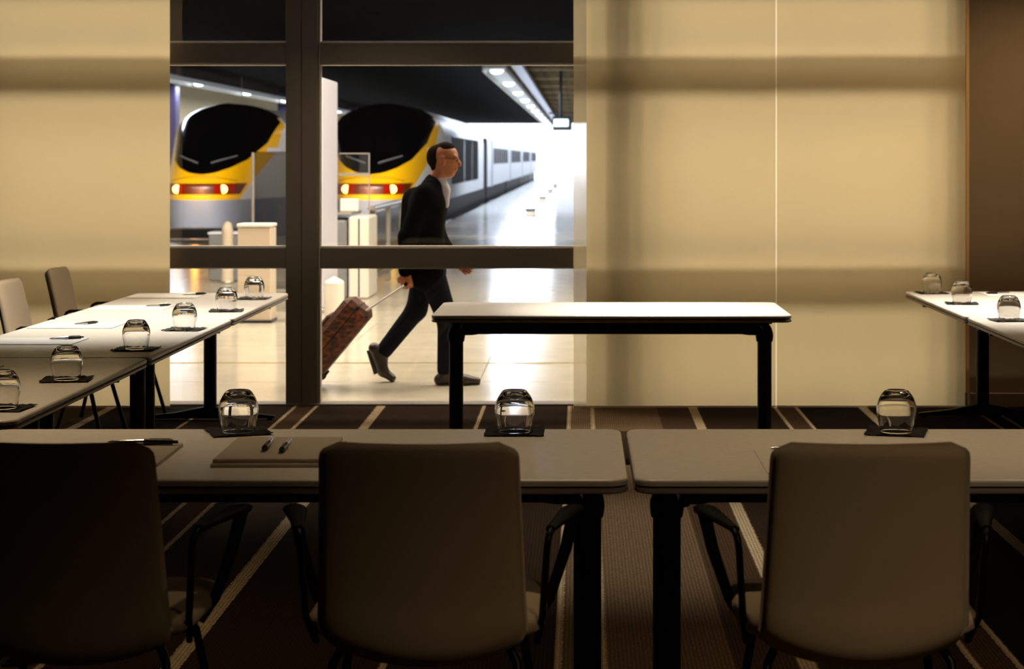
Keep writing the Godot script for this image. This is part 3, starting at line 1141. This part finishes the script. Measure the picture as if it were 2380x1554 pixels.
func make_train(cx: float, label: String) -> Node3D:
	var t := thing("high_speed_train", label, "train", Vector3(cx, 0, -43.0), 0.0, "yellow-nosed trains in the station")
	var regions := {"roof": [begin(), M.train_black], "skirt": [begin(), M.train_grey], "windscreen": [begin(), M.train_black], "lamp_band": [begin(), M.train_brown], "nose_mask": [begin(), M.train_yellow], "nose_side": [begin(), M.train_white]}
	var ys := []
	for a in [[-0.55, 0.60, 14], [0.60, 0.72, 3], [0.72, 0.97, 6], [0.97, 1.17, 6], [1.17, 1.22, 4], [1.22, 1.6, 16], [1.6, 2.52, 30], [2.52, ROOF, 24]]:
		for i in a[2]:
			ys.append(lerpf(a[0], a[1], float(i) / a[2]))
	ys.append(ROOF)
	var seg := [18, 2, 10, 40, 10, 2, 18]
	for j in ys.size() - 1:
		var lo: Array = nose_breaks(ys[j])
		var hi: Array = nose_breaks(ys[j + 1])
		for k in 7:
			var st: SurfaceTool = regions[nose_strip(k, (ys[j] + ys[j + 1]) * 0.5)][0]
			for i in seg[k]:
				var f0: float = float(i) / seg[k]
				var f1: float = float(i + 1) / seg[k]
				quad(st, nose_point(lerpf(lo[k], lo[k + 1], f0), ys[j]), nose_point(lerpf(lo[k], lo[k + 1], f1), ys[j]), nose_point(lerpf(hi[k], hi[k + 1], f1), ys[j + 1]), nose_point(lerpf(hi[k], hi[k + 1], f0), ys[j + 1]), 1)
	for k in regions:
		part(t, k, regions[k][0], regions[k][1])
	# lamps
	for sx in [-1.0, 1.0]:
		var x: float = 0.52 * sx
		var p := nose_point(x / train_half(0.84), 0.84)
		var s := begin()
		var rot := Basis(Vector3.RIGHT, PI / 2)
		for i in 24:
			var a := TAU * i / 24.0
			var b := TAU * (i + 1) / 24.0
			var c := p + Vector3(0, 0, 0.06)
			tri(s, c, c + Vector3(cos(a), sin(a), -0.3) * 0.095, c + Vector3(cos(b), sin(b), -0.3) * 0.095, 1)
			tri(s, c + Vector3(cos(b), sin(b), -0.3) * 0.095, c + Vector3(cos(a), sin(a), -0.3) * 0.095, p + Vector3(0, 0, -0.05), 1)
		part(t, "headlamp", s, M.headlamp, "glowing amber headlamp")
		var lens := begin()
		var rows := []
		for j in 3:
			var r := []
			for i in 7:
				var xx: float = (0.33 + 0.40 * i / 6.0) * sx
				var q := nose_point(xx / train_half(0.845), 0.74 + 0.21 * j / 2.0)
				r.append(q + Vector3(0, 0, 0.018))
			if sx < 0:
				r.reverse()
			rows.append(r)
		grid(lens, rows)
		part(t, "red_lens", lens, M.train_red, "red lens round the headlamp")
	var l := OmniLight3D.new()
	l.name = "headlamp_glow"
	l.light_color = Color(1.0, 0.65, 0.25)
	l.light_energy = 0.3
	l.light_size = 0.08
	l.omni_range = 60.0
	l.omni_attenuation = 2.0
	l.shadow_enabled = true
	l.position = Vector3(0.0, 0.8, 0.45)
	t.add_child(l, true)
	# bonnet line, wipers, small white rectangle
	var pts := []
	for i in 15:
		var x := -0.75 + 1.5 * i / 14.0
		pts.append(nose_point(x / train_half(1.05), 1.02 + 0.10 * (1.0 - pow(x / 0.75, 2.0))) + Vector3(0, 0, 0.004))
	tube_part(t, "bonnet_seam", pts, 0.008, M.train_brown, 6)
	for sx in [-1.0, 1.0]:
		var w := []
		for i in 6:
			var f := i / 5.0
			w.append(nose_point((0.15 + 0.5 * f) * sx / 1.41, 1.42 + 0.16 * f) + Vector3(0, 0.01, 0.03))
		tube_part(t, "wiper", w, 0.014, M.grey_panel, 6)
	var pl := nose_point(1.16 / 1.41, 1.72)
	var rectangle := begin()
	var pr := []
	for j in 2:
		pr.append([nose_point(1.10 / 1.41, 1.66 + 0.11 * j) + Vector3(0.02, 0.01, 0.02), nose_point(1.20 / 1.41, 1.66 + 0.11 * j) + Vector3(0.02, 0.01, 0.02), nose_point(1.28 / 1.41, 1.66 + 0.11 * j) + Vector3(0.02, 0.01, 0.02)])
	grid(rectangle, pr)
	part(t, "white_rectangle", rectangle, M.white_panel, "small white rectangle")
	# carriages
	var sect := []
	for j in 15:
		var y := 0.5 + (ROOF - 0.5) * j / 14.0
		sect.append(Vector2(train_half(y), y))
	var lens_z := [[-4.2, -27.6], [-28.1, -46.3], [-46.8, -65.0], [-65.5, -83.7], [-84.2, -102.4]]
	for c in lens_z:
		var s := begin()
		var ring0 := []
		var ring1 := []
		for p in sect:
			ring0.append(Vector3(p.x, p.y, c[0]))
			ring1.append(Vector3(p.x, p.y, c[1]))
		for i in range(sect.size() - 1, -1, -1):
			ring0.append(Vector3(-sect[i].x, sect[i].y, c[0]))
			ring1.append(Vector3(-sect[i].x, sect[i].y, c[1]))
		var n := ring0.size()
		for i in n:
			var j := (i + 1) % n
			quad(s, ring0[i], ring1[i], ring1[j], ring0[j], 1 if i < n - 1 else FLAT)
		var c0 := Vector3(0, 1.6, c[0])
		var c1 := Vector3(0, 1.6, c[1])
		for i in n:
			var j := (i + 1) % n
			tri(s, c0, ring0[i], ring0[j])
			tri(s, c1, ring1[j], ring1[i])
		var car := part(t, "carriage", s, M.train_white)
		var mid: float = (c[0] + c[1]) * 0.5
		bx(car, "underframe", Vector3(0, -0.10, mid), Vector3(2.5, 1.15, absf(c[1] - c[0]) - 0.4), M.train_dark, 0.02)
		for e in [c[0] - 3.0, c[1] + 3.0]:
			bx(car, "bogie", Vector3(0, -0.55, e), Vector3(2.66, 0.9, 2.6), M.train_dark, 0.05)
	bx(t, "grille_panel", Vector3(1.405, 1.48, -9.3), Vector3(0.03, 1.24, 5.2), M.train_glass, 0.01)
	bx(t, "grille_panel", Vector3(1.405, 1.48, -14.1), Vector3(0.03, 1.24, 3.6), M.train_glass, 0.01)
	bx(t, "grille_panel", Vector3(1.405, 1.48, -17.8), Vector3(0.03, 1.24, 3.2), M.train_glass, 0.01)
	bx(t, "door", Vector3(1.405, 1.35, -24.2), Vector3(0.03, 1.75, 2.2), M.train_glass, 0.01)
	for k in range(1, 5):
		var c: Array = lens_z[k]
		bx(t, "door", Vector3(1.405, 1.35, c[0] - 1.2), Vector3(0.03, 1.8, 1.0), M.train_grey, 0.01)
		var z: float = c[0] - 3.4
		while z > c[1] + 1.6:
			bx(t, "window", Vector3(1.405, 1.62, z), Vector3(0.03, 0.62, 1.5), M.train_glass, 0.02)
			z -= 2.1
	bx(t, "snow_plough", Vector3(0, -0.75, -0.75), Vector3(1.9, 0.5, 0.5), M.train_dark, 0.08)
	return t


func build_trains():
	var t := make_train(-4.75, "yellow-nosed train standing along the shiny platform behind the walking man")
	copy(t, Vector3(-8.55, 0, -43.0), 0.0, "yellow-nosed train on the inner track with dark flank, behind the pale pedestal")


# ------------------------------------------------------------------ things in the concourse

func build_station_things():
	# white totem wall in front of the gates
	var t := thing("white_totem", "tall white totem panel standing by the ticket gate", "sign", Vector3(-2.62, 0, -19.7))
	bx(t, "panel", Vector3(0, 1.19, 0), Vector3(0.10, 2.30, 1.2), M.white_panel, 0.01)
	bx(t, "plinth", Vector3(0, 0.02, 0), Vector3(0.14, 0.04, 1.24), M.steel, 0.005)
	# ticket gate: cabinet with glass panel
	t = thing("ticket_gate", "pale grey ticket gate cabinet with a clear glass screen on top", "gate", Vector3(-2.56, 0, -21.6))
	bx(t, "cabinet", Vector3(-0.12, 0.43, 0.1), Vector3(0.24, 0.86, 1.0), M.grey_panel, 0.02)
	bx(t, "cabinet_door", Vector3(0.13, 0.45, 0.15), Vector3(0.22, 0.90, 0.9), M.white, 0.02)
	bx(t, "cabinet_seam", Vector3(0.135, 0.45, 0.602), Vector3(0.014, 0.86, 0.006), M.dark_grey)
	bx(t, "top_rail", Vector3(-0.10, 0.93, 0.1), Vector3(0.30, 0.03, 1.0), M.steel, 0.005)
	bx(t, "glass_screen", Vector3(0.05, 1.27, 0.3), Vector3(0.34, 0.64, 0.012), M.pane)
	bx(t, "screen_frame", Vector3(0.05, 1.59, 0.3), Vector3(0.34, 0.012, 0.016), M.steel)
	bx(t, "screen_frame", Vector3(0.05, 1.36, 0.306), Vector3(0.34, 0.03, 0.006), M.steel)
	bx(t, "screen_frame", Vector3(0.214, 1.27, 0.3), Vector3(0.012, 0.64, 0.016), M.steel)
	bx(t, "reader", Vector3(0.0, 1.02, 0.33), Vector3(0.20, 0.14, 0.10), M.white, 0.01)
	# balustrade behind the gate
	t = thing("balustrade", "steel balustrade with glass infill running from the ticket gate towards the train", "railing", Vector3(-2.42, 0, -22.2))
	bx(t, "handrail", Vector3(0, 0.95, -3.6), Vector3(0.09, 0.05, 7.2), M.steel, 0.015)
	bx(t, "bottom_rail", Vector3(0, 0.14, -3.6), Vector3(0.05, 0.05, 7.2), M.steel, 0.01)
	for i in 5:
		bx(t, "post", Vector3(0, 0.475, -0.15 - 1.75 * i), Vector3(0.07, 0.93, 0.07), M.steel, 0.01)
		if i < 4:
			bx(t, "infill", Vector3(0, 0.54, -1.02 - 1.75 * i), Vector3(0.012, 0.72, 1.4), M.dark_glass)
	# low white bollard
	t = thing("white_bollard", "low white bollard with a domed top on the concourse", "bollard", Vector3(-2.335, 0, -18.2))
	var s := begin()
	lathe(s, [[Vector2(0, 0), Vector2(0.094, 0)], [Vector2(0.094, 0), Vector2(0.094, 0.36)], [Vector2(0.094, 0.36), Vector2(0.085, 0.378), Vector2(0.0, 0.42)]], 20)
	part(t, "shaft", s, M.white)
	s = begin()
	lathe(s, [[Vector2(0.094, 0.0), Vector2(0.10, 0.0), Vector2(0.10, 0.02), Vector2(0.094, 0.024)]], 20)
	part(t, "base_ring", s, M.dark_grey)
	# pale pedestal and its neighbours
	t = thing("pale_pedestal", "pale square pedestal in front of the inner train", "pedestal", Vector3(-3.05, 0, -18.1))
	bx(t, "body", Vector3(0, 0.455, 0), Vector3(0.31, 0.87, 0.32), M.cream, 0.008)
	bx(t, "cap", Vector3(0, 0.91, 0), Vector3(0.325, 0.03, 0.335), M.white, 0.006)
	bx(t, "plinth", Vector3(0, 0.015, 0), Vector3(0.33, 0.03, 0.34), M.dark_grey, 0.004)
	t = thing("glass_barrier", "glass barrier, dark reflection put into its colour, with a slim metal pole behind the pale pedestal", "barrier", Vector3(-3.25, 0, -21.0))
	bx(t, "pane", Vector3(0.0, 0.86, 0), Vector3(0.64, 1.50, 0.014), M.dark_glass)
	tube_part(t, "pole", [Vector3(-0.33, 0, 0.02), Vector3(-0.33, 1.60, 0.02)], 0.016, M.steel, 12)
	tube_part(t, "pole", [Vector3(0.33, 0, 0.02), Vector3(0.33, 1.60, 0.02)], 0.016, M.steel, 12)
	bx(t, "base_shoe", Vector3(0, 0.05, 0), Vector3(0.66, 0.10, 0.07), M.steel, 0.006)
	t = thing("grey_cabinet", "low grey cabinet near the track end", "cabinet", Vector3(-4.47, 0, -24.2))
	bx(t, "body", Vector3(0, 0.30, 0), Vector3(0.36, 0.58, 0.4), M.grey_panel, 0.01)
	bx(t, "lid", Vector3(0, 0.60, 0), Vector3(0.38, 0.03, 0.42), M.white_panel, 0.006)
	t = thing("cream_bollard", "short cream bollard beside the low grey cabinet", "bollard", Vector3(-4.34, 0, -23.6))
	s = begin()
	lathe(s, [[Vector2(0, 0), Vector2(0.075, 0)], [Vector2(0.075, 0), Vector2(0.07, 0.66)], [Vector2(0.07, 0.66), Vector2(0.05, 0.74), Vector2(0.0, 0.765)]], 18)
	part(t, "shaft", s, M.cream)
	s = begin()
	lathe(s, [[Vector2(0.075, 0.0), Vector2(0.082, 0.0), Vector2(0.082, 0.03), Vector2(0.074, 0.034)]], 18)
	part(t, "base_ring", s, M.steel)
	t = thing("buffer_stop", "dark buffer stop with a cross beam at the track end before the inner train", "buffer", Vector3(-8.5, -1.0, -38.9))
	bx(t, "beam", Vector3(0, 0.75, 0), Vector3(2.2, 0.35, 0.3), M.train_dark, 0.02)
	for sx in [-0.8, 0.8]:
		bx(t, "strut", Vector3(sx, 0.3, -0.1), Vector3(0.2, 0.75, 0.25), M.train_dark, 0.02)
	t = thing("track_end_barrier", "grey waist-high barrier panel in front of the inner train", "barrier", Vector3(-8.1, 0, -36.5))
	bx(t, "panel", Vector3(0, 0.10, 0), Vector3(4.6, 0.18, 0.1), M.dark_grey, 0.01)
	bx(t, "cap", Vector3(0, 0.20, 0), Vector3(4.6, 0.03, 0.14), M.grey_panel, 0.005)
	# hanging departure display over the platform
	t = thing("departure_display", "glowing departure display hanging over the platform", "display", Vector3(-0.614, 2.68, -63.5))
	bx(t, "housing", Vector3(0, 0.0, 0), Vector3(0.64, 0.46, 0.16), M.dark_grey, 0.02)
	bx(t, "screen", Vector3(-0.04, 0.02, 0.084), Vector3(0.48, 0.24, 0.01), M.screen)
	tube_part(t, "pole", [Vector3(-0.05, 0.22, 0), Vector3(-0.05, 1.915, 0)], 0.05, M.dark_grey, 12)
	bx(t, "bracket", Vector3(0, 0.34, 0), Vector3(0.9, 0.05, 0.06), M.dark_grey, 0.01)
	for i in 4:
		var z := -52.0 - 16.0 * i
		t = thing("platform_seat", "low dark bench slab on the platform, %s from the concourse" % ["first", "second", "third", "fourth"][i], "bench", Vector3(-1.35, 0, z), 0.0, "low benches along the platform")
		bx(t, "slab", Vector3(0, 0.16, 0), Vector3(0.32, 0.05, 1.5), M.dark_grey, 0.01)
		for sz in [-0.55, 0.55]:
			bx(t, "leg", Vector3(0, 0.07, sz), Vector3(0.24, 0.14, 0.08), M.steel, 0.005)


# ------------------------------------------------------------------ the man with the trolley case

# surface nets over a field of tapered capsules joined smoothly
func blob(s: SurfaceTool, bones: Array, cell: float, k: float):
	var lo := Vector3(1e9, 1e9, 1e9)
	var hi := -lo
	for b in bones:
		for e in [0, 1]:
			var r: float = b[2 + e] + cell * 3 + k
			lo = lo.min(b[e] - Vector3(r, r, r))
			hi = hi.max(b[e] + Vector3(r, r, r))
	var n := Vector3i(((hi - lo) / cell).ceil()) + Vector3i.ONE
	var f := PackedFloat32Array()
	f.resize(n.x * n.y * n.z)
	f.fill(1.0)
	for b in bones:
		var a: Vector3 = b[0]
		var d: Vector3 = b[1] - b[0]
		var dd := maxf(d.length_squared(), 1e-9)
		var ra: float = b[2]
		var rb: float = b[3]
		var sq: Vector3 = b[4] if b.size() > 4 else Vector3.ONE   # stretch of the distance
		var m := maxf(ra, rb) * maxf(1.0 / sq.x, maxf(1.0 / sq.y, 1.0 / sq.z)) + k * 1.5 + cell * 2
		var l0 := Vector3i(((a.min(b[1]) - Vector3(m, m, m) - lo) / cell).floor()).max(Vector3i.ZERO)
		var l1 := Vector3i(((a.max(b[1]) + Vector3(m, m, m) - lo) / cell).ceil()).min(n - Vector3i.ONE)
		for z in range(l0.z, l1.z + 1):
			for y in range(l0.y, l1.y + 1):
				var at := (z * n.y + y) * n.x
				for x in range(l0.x, l1.x + 1):
					var p := lo + Vector3(x, y, z) * cell - a
					var t := clampf(p.dot(d) / dd, 0, 1)
					var v := ((p - d * t) * sq).length() - lerpf(ra, rb, t)
					var w := f[at + x]
					var h := maxf(k - absf(v - w), 0.0) / k
					f[at + x] = minf(v, w) - h * h * k * 0.25
	var ids := {}
	var verts := PackedVector3Array()
	var offs := []
	for c in 8:
		offs.append((c & 1) + ((c >> 1) & 1) * n.x + (c >> 2) * n.x * n.y)
	for z in n.z - 1:
		for y in n.y - 1:
			var at := (z * n.y + y) * n.x
			for x in n.x - 1:
				var i := at + x
				var first := f[i] < 0
				var mixed := false
				for c in range(1, 8):
					if (f[i + offs[c]] < 0) != first:
						mixed = true
						break
				if not mixed:
					continue
				var sum := Vector3.ZERO
				var cnt := 0
				for e in [[0, 1], [2, 3], [4, 5], [6, 7], [0, 2], [1, 3], [4, 6], [5, 7], [0, 4], [1, 5], [2, 6], [3, 7]]:
					var va := f[i + offs[e[0]]]
					var vb := f[i + offs[e[1]]]
					if (va < 0) != (vb < 0):
						var t := va / (va - vb)
						var pa := Vector3(e[0] & 1, (e[0] >> 1) & 1, e[0] >> 2)
						var pb := Vector3(e[1] & 1, (e[1] >> 1) & 1, e[1] >> 2)
						sum += pa.lerp(pb, t)
						cnt += 1
				ids[i] = verts.size()
				verts.append(lo + (Vector3(x, y, z) + sum / cnt) * cell)
	var sx := 1
	var sy := n.x
	var sz := n.x * n.y
	for i in ids:
		for ax in [[sx, sy, sz], [sy, sz, sx], [sz, sx, sy]]:
			var inside := f[i] < 0
			if inside == (f[i + ax[0]] < 0):
				continue
			var i1: int = i - ax[1]
			var i2: int = i - ax[1] - ax[2]
			var i3: int = i - ax[2]
			if not (ids.has(i1) and ids.has(i2) and ids.has(i3)):
				continue
			var a := verts[ids[i]]
			var b := verts[ids[i1]]
			var c := verts[ids[i2]]
			var d := verts[ids[i3]]
			if inside:
				quad(s, a, b, c, d, 1)
			else:
				quad(s, d, c, b, a, 1)


func limb(pts: Array, rad: Array, sq := Vector3.ONE) -> Array:
	var out := []
	for i in pts.size() - 1:
		out.append([pts[i], pts[i + 1], rad[i], rad[i + 1], sq])
	return out


func build_traveller():
	# walks towards +x; base of the figure on the tiles; local x forward, z towards the room
	var org := Vector3(-1.05, 0.0, -13.15)
	var t := thing("person", "man in a dark jacket walking past the window pulling a brown trolley case", "person", org)
	var P := func(px, py, z): return Vector3((px - 1350.0) * 13.15 / FOCAL, EYE - (py - 367.0) * 13.15 / FOCAL, z) - Vector3(org.x, 0, 0)
	var head: Vector3 = P.call(1033, 374, 0.0)
	var neck: Vector3 = P.call(1012, 424, 0.0)
	var chest: Vector3 = P.call(998, 475, 0.0)
	var waist: Vector3 = P.call(992, 560, 0.0)
	var hip: Vector3 = P.call(992, 615, 0.0)
	# planted front leg (the nearer, right one) and trailing leg
	var hip_r: Vector3 = P.call(1000, 622, 0.085)
	var knee_r: Vector3 = P.call(1043, 742, 0.09)
	var ank_r: Vector3 = P.call(1040, 862, 0.09)
	var hip_l: Vector3 = P.call(990, 622, -0.085)
	var knee_l: Vector3 = P.call(965, 722, -0.09)
	var ank_l: Vector3 = P.call(886, 822, -0.09)
	# arms: right one trails to the case handle, left one swings forward
	var sh_r: Vector3 = P.call(992, 450, 0.165)
	var el_r: Vector3 = P.call(955, 548, 0.24)
	var wr_r: Vector3 = P.call(948, 628, 0.20)
	var sh_l: Vector3 = P.call(1004, 450, -0.165)
	var el_l: Vector3 = P.call(1008, 548, -0.23)
	var wr_l: Vector3 = P.call(1052, 605, -0.20)
	var up := Vector3.UP

	# skin: one continuous figure from head to ankles
	var s := begin()
	var skin := []
	skin += limb([head + Vector3(-0.012, 0.028, 0), head + Vector3(0.004, 0.03, 0)], [0.092, 0.090], Vector3(1, 1, 1.12))
	skin += limb([head + Vector3(0.03, -0.02, 0), head + Vector3(0.038, -0.078, 0)], [0.062, 0.036], Vector3(1, 1, 1.0))
	skin += limb([head + Vector3(-0.01, -0.02, 0), head + Vector3(0.02, -0.06, 0)], [0.07, 0.05], Vector3(1, 1, 1.05))
	skin += limb([head + Vector3(0.088, 0.012, 0), head + Vector3(0.104, -0.022, 0)], [0.009, 0.015])
	skin += limb([head + Vector3(0.078, -0.048, -0.016), head + Vector3(0.078, -0.048, 0.016)], [0.010, 0.010])
	skin += limb([head + Vector3(0.078, -0.060, -0.013), head + Vector3(0.078, -0.060, 0.013)], [0.010, 0.010])
	for sg in [-1.0, 1.0]:
		skin += limb([head + Vector3(-0.008, 0.018, 0.082 * sg), head + Vector3(-0.004, -0.022, 0.080 * sg)], [0.017, 0.012], Vector3(1, 1, 1.6))
		skin += limb([head + Vector3(0.076, 0.030, 0.033 * sg), head + Vector3(0.072, 0.030, 0.05 * sg)], [0.012, 0.010])
	skin += limb([head + Vector3(-0.022, -0.055, 0), neck], [0.054, 0.060])
	blob(s, skin, 0.0055, 0.016)
	var body := []
	body += limb([neck, chest, waist, hip], [0.055, 0.10, 0.09, 0.10])
	body += limb([sh_r, el_r, wr_r], [0.034, 0.034, 0.026])
	body += limb([sh_l, el_l, wr_l], [0.034, 0.034, 0.026])
	body += limb([chest, sh_r], [0.07, 0.034])
	body += limb([chest, sh_l], [0.07, 0.034])
	body += limb([hip_r, knee_r, ank_r], [0.075, 0.05, 0.036])
	body += limb([hip_l, knee_l, ank_l], [0.075, 0.05, 0.036])
	body += limb([hip, hip_r], [0.09, 0.08])
	body += limb([hip, hip_l], [0.09, 0.08])
	blob(s, body, 0.014, 0.03)
	hand(s, wr_r, Vector3(0.12, -0.95, -0.05).normalized(), Vector3(0, 0, 1), true)
	hand(s, wr_l, Vector3(0.75, -0.6, 0.0).normalized(), Vector3(0, 0, -1), false)
	part(t, "body", s, M.skin)
	# eyes and glasses
	for sg in [-1.0, 1.0]:
		s = begin()
		var sp := SphereMesh.new()
		sp.radius = 0.0115
		sp.height = 0.023
		sp.radial_segments = 12
		sp.rings = 8
		s.append_from(sp, 0, Transform3D(Basis(), head + Vector3(0.073, 0.012, 0.032 * sg)))
		part(t, "eye", s, M.white)
	s = begin()
	for sg in [-1.0, 1.0]:
		var ring := []
		for i in 17:
			var a := TAU * i / 16.0
			ring.append(head + Vector3(0.094 - 0.010 * absf(sin(a)), 0.010 + 0.019 * sin(a), (0.034 + 0.025 * cos(a)) * sg))
		tube(s, ring, 0.0028, 6)
		tube(s, [head + Vector3(0.088, 0.016, 0.058 * sg), head + Vector3(0.05, 0.018, 0.082 * sg), head + Vector3(-0.01, 0.02, 0.088 * sg)], 0.0028, 6)
	tube(s, [head + Vector3(0.100, 0.014, -0.010), head + Vector3(0.100, 0.014, 0.010)], 0.0028, 6)
	part(t, "spectacles", s, M.black_plastic)
	# short hair
	s = begin()
	var hair := []
	hair += limb([head + Vector3(-0.045, 0.035, 0), head + Vector3(0.005, 0.058, 0)], [0.078, 0.074], Vector3(1, 1, 1.06))
	hair += limb([head + Vector3(-0.055, 0.0, 0), head + Vector3(-0.05, -0.04, 0)], [0.062, 0.045], Vector3(1, 1, 0.9))
	blob(s, hair, 0.007, 0.02)
	part(t, "hair", s, M.hair)
	# jacket
	s = begin()
	var j := []
	for z in [-0.09, 0.0, 0.09]:
		var zz := Vector3(0, 0, z)
		j += limb([neck + Vector3(-0.025, -0.045, 0) + zz * 0.9, chest + Vector3(-0.01, 0, 0) + zz, waist + zz * 0.9, hip + Vector3(0.0, -0.05, 0) + zz], [0.072, 0.122, 0.112, 0.128])
	j += limb([neck + Vector3(-0.02, -0.03, 0), neck + Vector3(-0.01, 0.0, 0)], [0.075, 0.066])
	j += limb([chest + Vector3(-0.09, 0.02, 0), waist + Vector3(-0.075, 0.05, 0)], [0.10, 0.11])
	j += limb([sh_r + Vector3(0, -0.005, -0.01), el_r, wr_r + Vector3(0, 0.01, 0)], [0.078, 0.062, 0.047])
	j += limb([sh_l + Vector3(0, -0.005, 0.01), el_l, wr_l + Vector3(-0.01, 0.005, 0)], [0.078, 0.062, 0.047])
	blob(s, j, 0.013, 0.03)
	part(t, "jacket", s, M.jacket)
	s = begin()
	var sh := limb([neck + Vector3(0.020, 0.012, 0), neck + Vector3(0.062, -0.055, 0), chest + Vector3(0.110, 0.0, 0)], [0.060, 0.038, 0.026])
	blob(s, sh, 0.009, 0.02)
	part(t, "shirt", s, M.shirt)
	# trousers
	s = begin()
	var tr := []
	tr += limb([hip + Vector3(0, 0.02, -0.05), hip + Vector3(0, 0.02, 0.05)], [0.115, 0.115])
	tr += limb([hip_r, knee_r, ank_r + Vector3(-0.006, 0.02, 0)], [0.098, 0.070, 0.058])
	tr += limb([hip_l, knee_l, ank_l + Vector3(0.01, 0.012, 0)], [0.098, 0.070, 0.056])
	blob(s, tr, 0.012, 0.03)
	part(t, "trousers", s, M.trousers)
	# shoes: the planted one flat, the trailing one on its toe
	shoe(t, ank_r, Vector3(1, 0, 0), 0.0)
	shoe(t, ank_l, Vector3(0.30, -0.95, 0).normalized(), 1.0)
	build_case(P)


func hand(s: SurfaceTool, wrist: Vector3, along: Vector3, side: Vector3, closed: bool):
	# side: the way the back of the hand faces; four fingers and a thumb
	var across := along.cross(side).normalized()
	var palm := wrist + along * 0.075
	var b := []
	for k in 4:
		var o := across * (0.030 - 0.020 * k)
		b.append([wrist + o * 0.45, palm + o, 0.019, 0.0125])
		var l: float = [0.036, 0.042, 0.040, 0.031][k]
		var root := palm + o
		var curl: float = 1.25 if closed else 0.5
		var d1 := (along * cos(curl * 0.5) - side * sin(curl * 0.5)).normalized()
		var d2 := (along * cos(curl * 1.5) - side * sin(curl * 1.5)).normalized()
		var d3 := (along * cos(curl * 2.2) - side * sin(curl * 2.2)).normalized()
		var m := root + d1 * l
		var n := m + d2 * l * 0.7
		b.append([root, m, 0.0105, 0.0095])
		b.append([m, n, 0.0095, 0.0088])
		b.append([n, n + d3 * l * 0.55, 0.0088, 0.0078])
	var th := wrist + along * 0.022 + across * 0.024
	var t1 := th + (along * 0.6 + across * 0.75 - side * 0.35).normalized() * 0.036
	var t2 := t1 + (along * 0.8 + across * 0.1 - side * 0.6).normalized() * 0.028
	b.append([th, t1, 0.014, 0.011])
	b.append([t1, t2, 0.011, 0.0088])
	blob(s, b, 0.005, 0.006)


func shoe(t: Node3D, ankle: Vector3, dir: Vector3, lift: float):
	var up := Vector3(-dir.y, dir.x, 0).normalized()
	if up.y < 0 and lift == 0.0:
		up = -up
	var heel := ankle - up * 0.045 - dir * 0.045
	var ball := ankle - up * 0.055 + dir * 0.13
	var toe := ankle - up * 0.060 + dir * 0.205
	if lift > 0.0:
		ball = ankle - up * 0.035 + dir * 0.125
		toe = Vector3(ball.x + 0.062, 0.024, ball.z)
		ball.y = maxf(ball.y, 0.045)
	else:
		heel.y = 0.034
		ball.y = 0.032
		toe.y = 0.026
	var s := begin()
	var b := []
	for z in [-0.016, 0.016]:
		var o := Vector3(0, 0, z)
		b += limb([heel + o * 0.6, ball + o, toe + o * 0.7], [0.032, 0.031, 0.024])
		b += limb([ankle + o * 0.5, heel + o * 0.6], [0.036, 0.032])
		b += limb([ankle + o * 0.5, ball + o], [0.036, 0.028])
	blob(s, b, 0.008, 0.02)
	var o := part(t, "shoe", s, M.shoe_dark)
	s = begin()
	if lift == 0.0:
		tube(s, [heel + Vector3(-0.03, -0.026, 0), heel + Vector3(0, -0.026, 0), ball + Vector3(0, -0.025, 0), toe + Vector3(0.022, -0.019, 0)], [0.026, 0.036, 0.044, 0.03], 14, 0.16)
	else:
		tube(s, [heel - up * 0.026, ball - up * 0.026], [0.032, 0.042], 14, 0.2)
	part(o, "sole", s, M.shoe_sole)


func build_case(P: Callable):
	# carry-on tilted behind the man, rolling on its lower edge; corners read off the floor line
	var bot := Vector3(-1.752, 0.030, -12.98)
	var axis := Vector3(0.368, 0.442, 0).normalized()
	var nrm := Vector3(-axis.y, axis.x, 0)
	var t := thing("trolley_case", "brown patterned trolley case tilted on its wheels behind the walking man", "suitcase", bot)
	var b := Basis(axis.cross(nrm) * -1.0, axis, nrm)   # x across, y along the case, z to its upper face
	b = Basis(Vector3(0, 0, 1), axis, nrm)
	var c := axis * 0.30 + nrm * 0.125
	bx(t, "shell", c, Vector3(0.36, 0.55, 0.21), M.case, 0.035, b)
	bx(t, "pocket", c + nrm * 0.112 - axis * 0.05, Vector3(0.29, 0.30, 0.03), M.case, 0.012, b)
	bx(t, "zip_band", c, Vector3(0.366, 0.556, 0.02), M.black_plastic, 0.012, b)
	for sg in [-1.0, 1.0]:
		var w := axis * 0.012 + nrm * 0.03 + Vector3(0, 0, 0.13 * sg)
		var s := begin()
		tube(s, [w - Vector3(0, 0, 0.014), w + Vector3(0, 0, 0.014)], 0.032, 18)
		var wh := part(t, "wheel", s, M.black_plastic)
		bx(wh, "wheel_fork", w + axis * 0.03, Vector3(0.04, 0.05, 0.05), M.black_plastic, 0.006, b)
		var p0 := axis * 0.56 + nrm * 0.075 + Vector3(0, 0, 0.10 * sg)
		var grip: Vector3 = (P.call(951, 655, 0.20) + Vector3(-1.05, 0, -13.15)) - bot
		tube_part(t, "handle_rod", [p0, Vector3(grip.x, grip.y, grip.z + 0.055 * sg)], 0.007, M.steel, 8)
	var g: Vector3 = (P.call(951, 655, 0.20) + Vector3(-1.05, 0, -13.15)) - bot
	tube_part(t, "handle_grip", [g - Vector3(0, 0, 0.075), g + Vector3(0, 0, 0.075)], 0.012, M.black_plastic, 12)
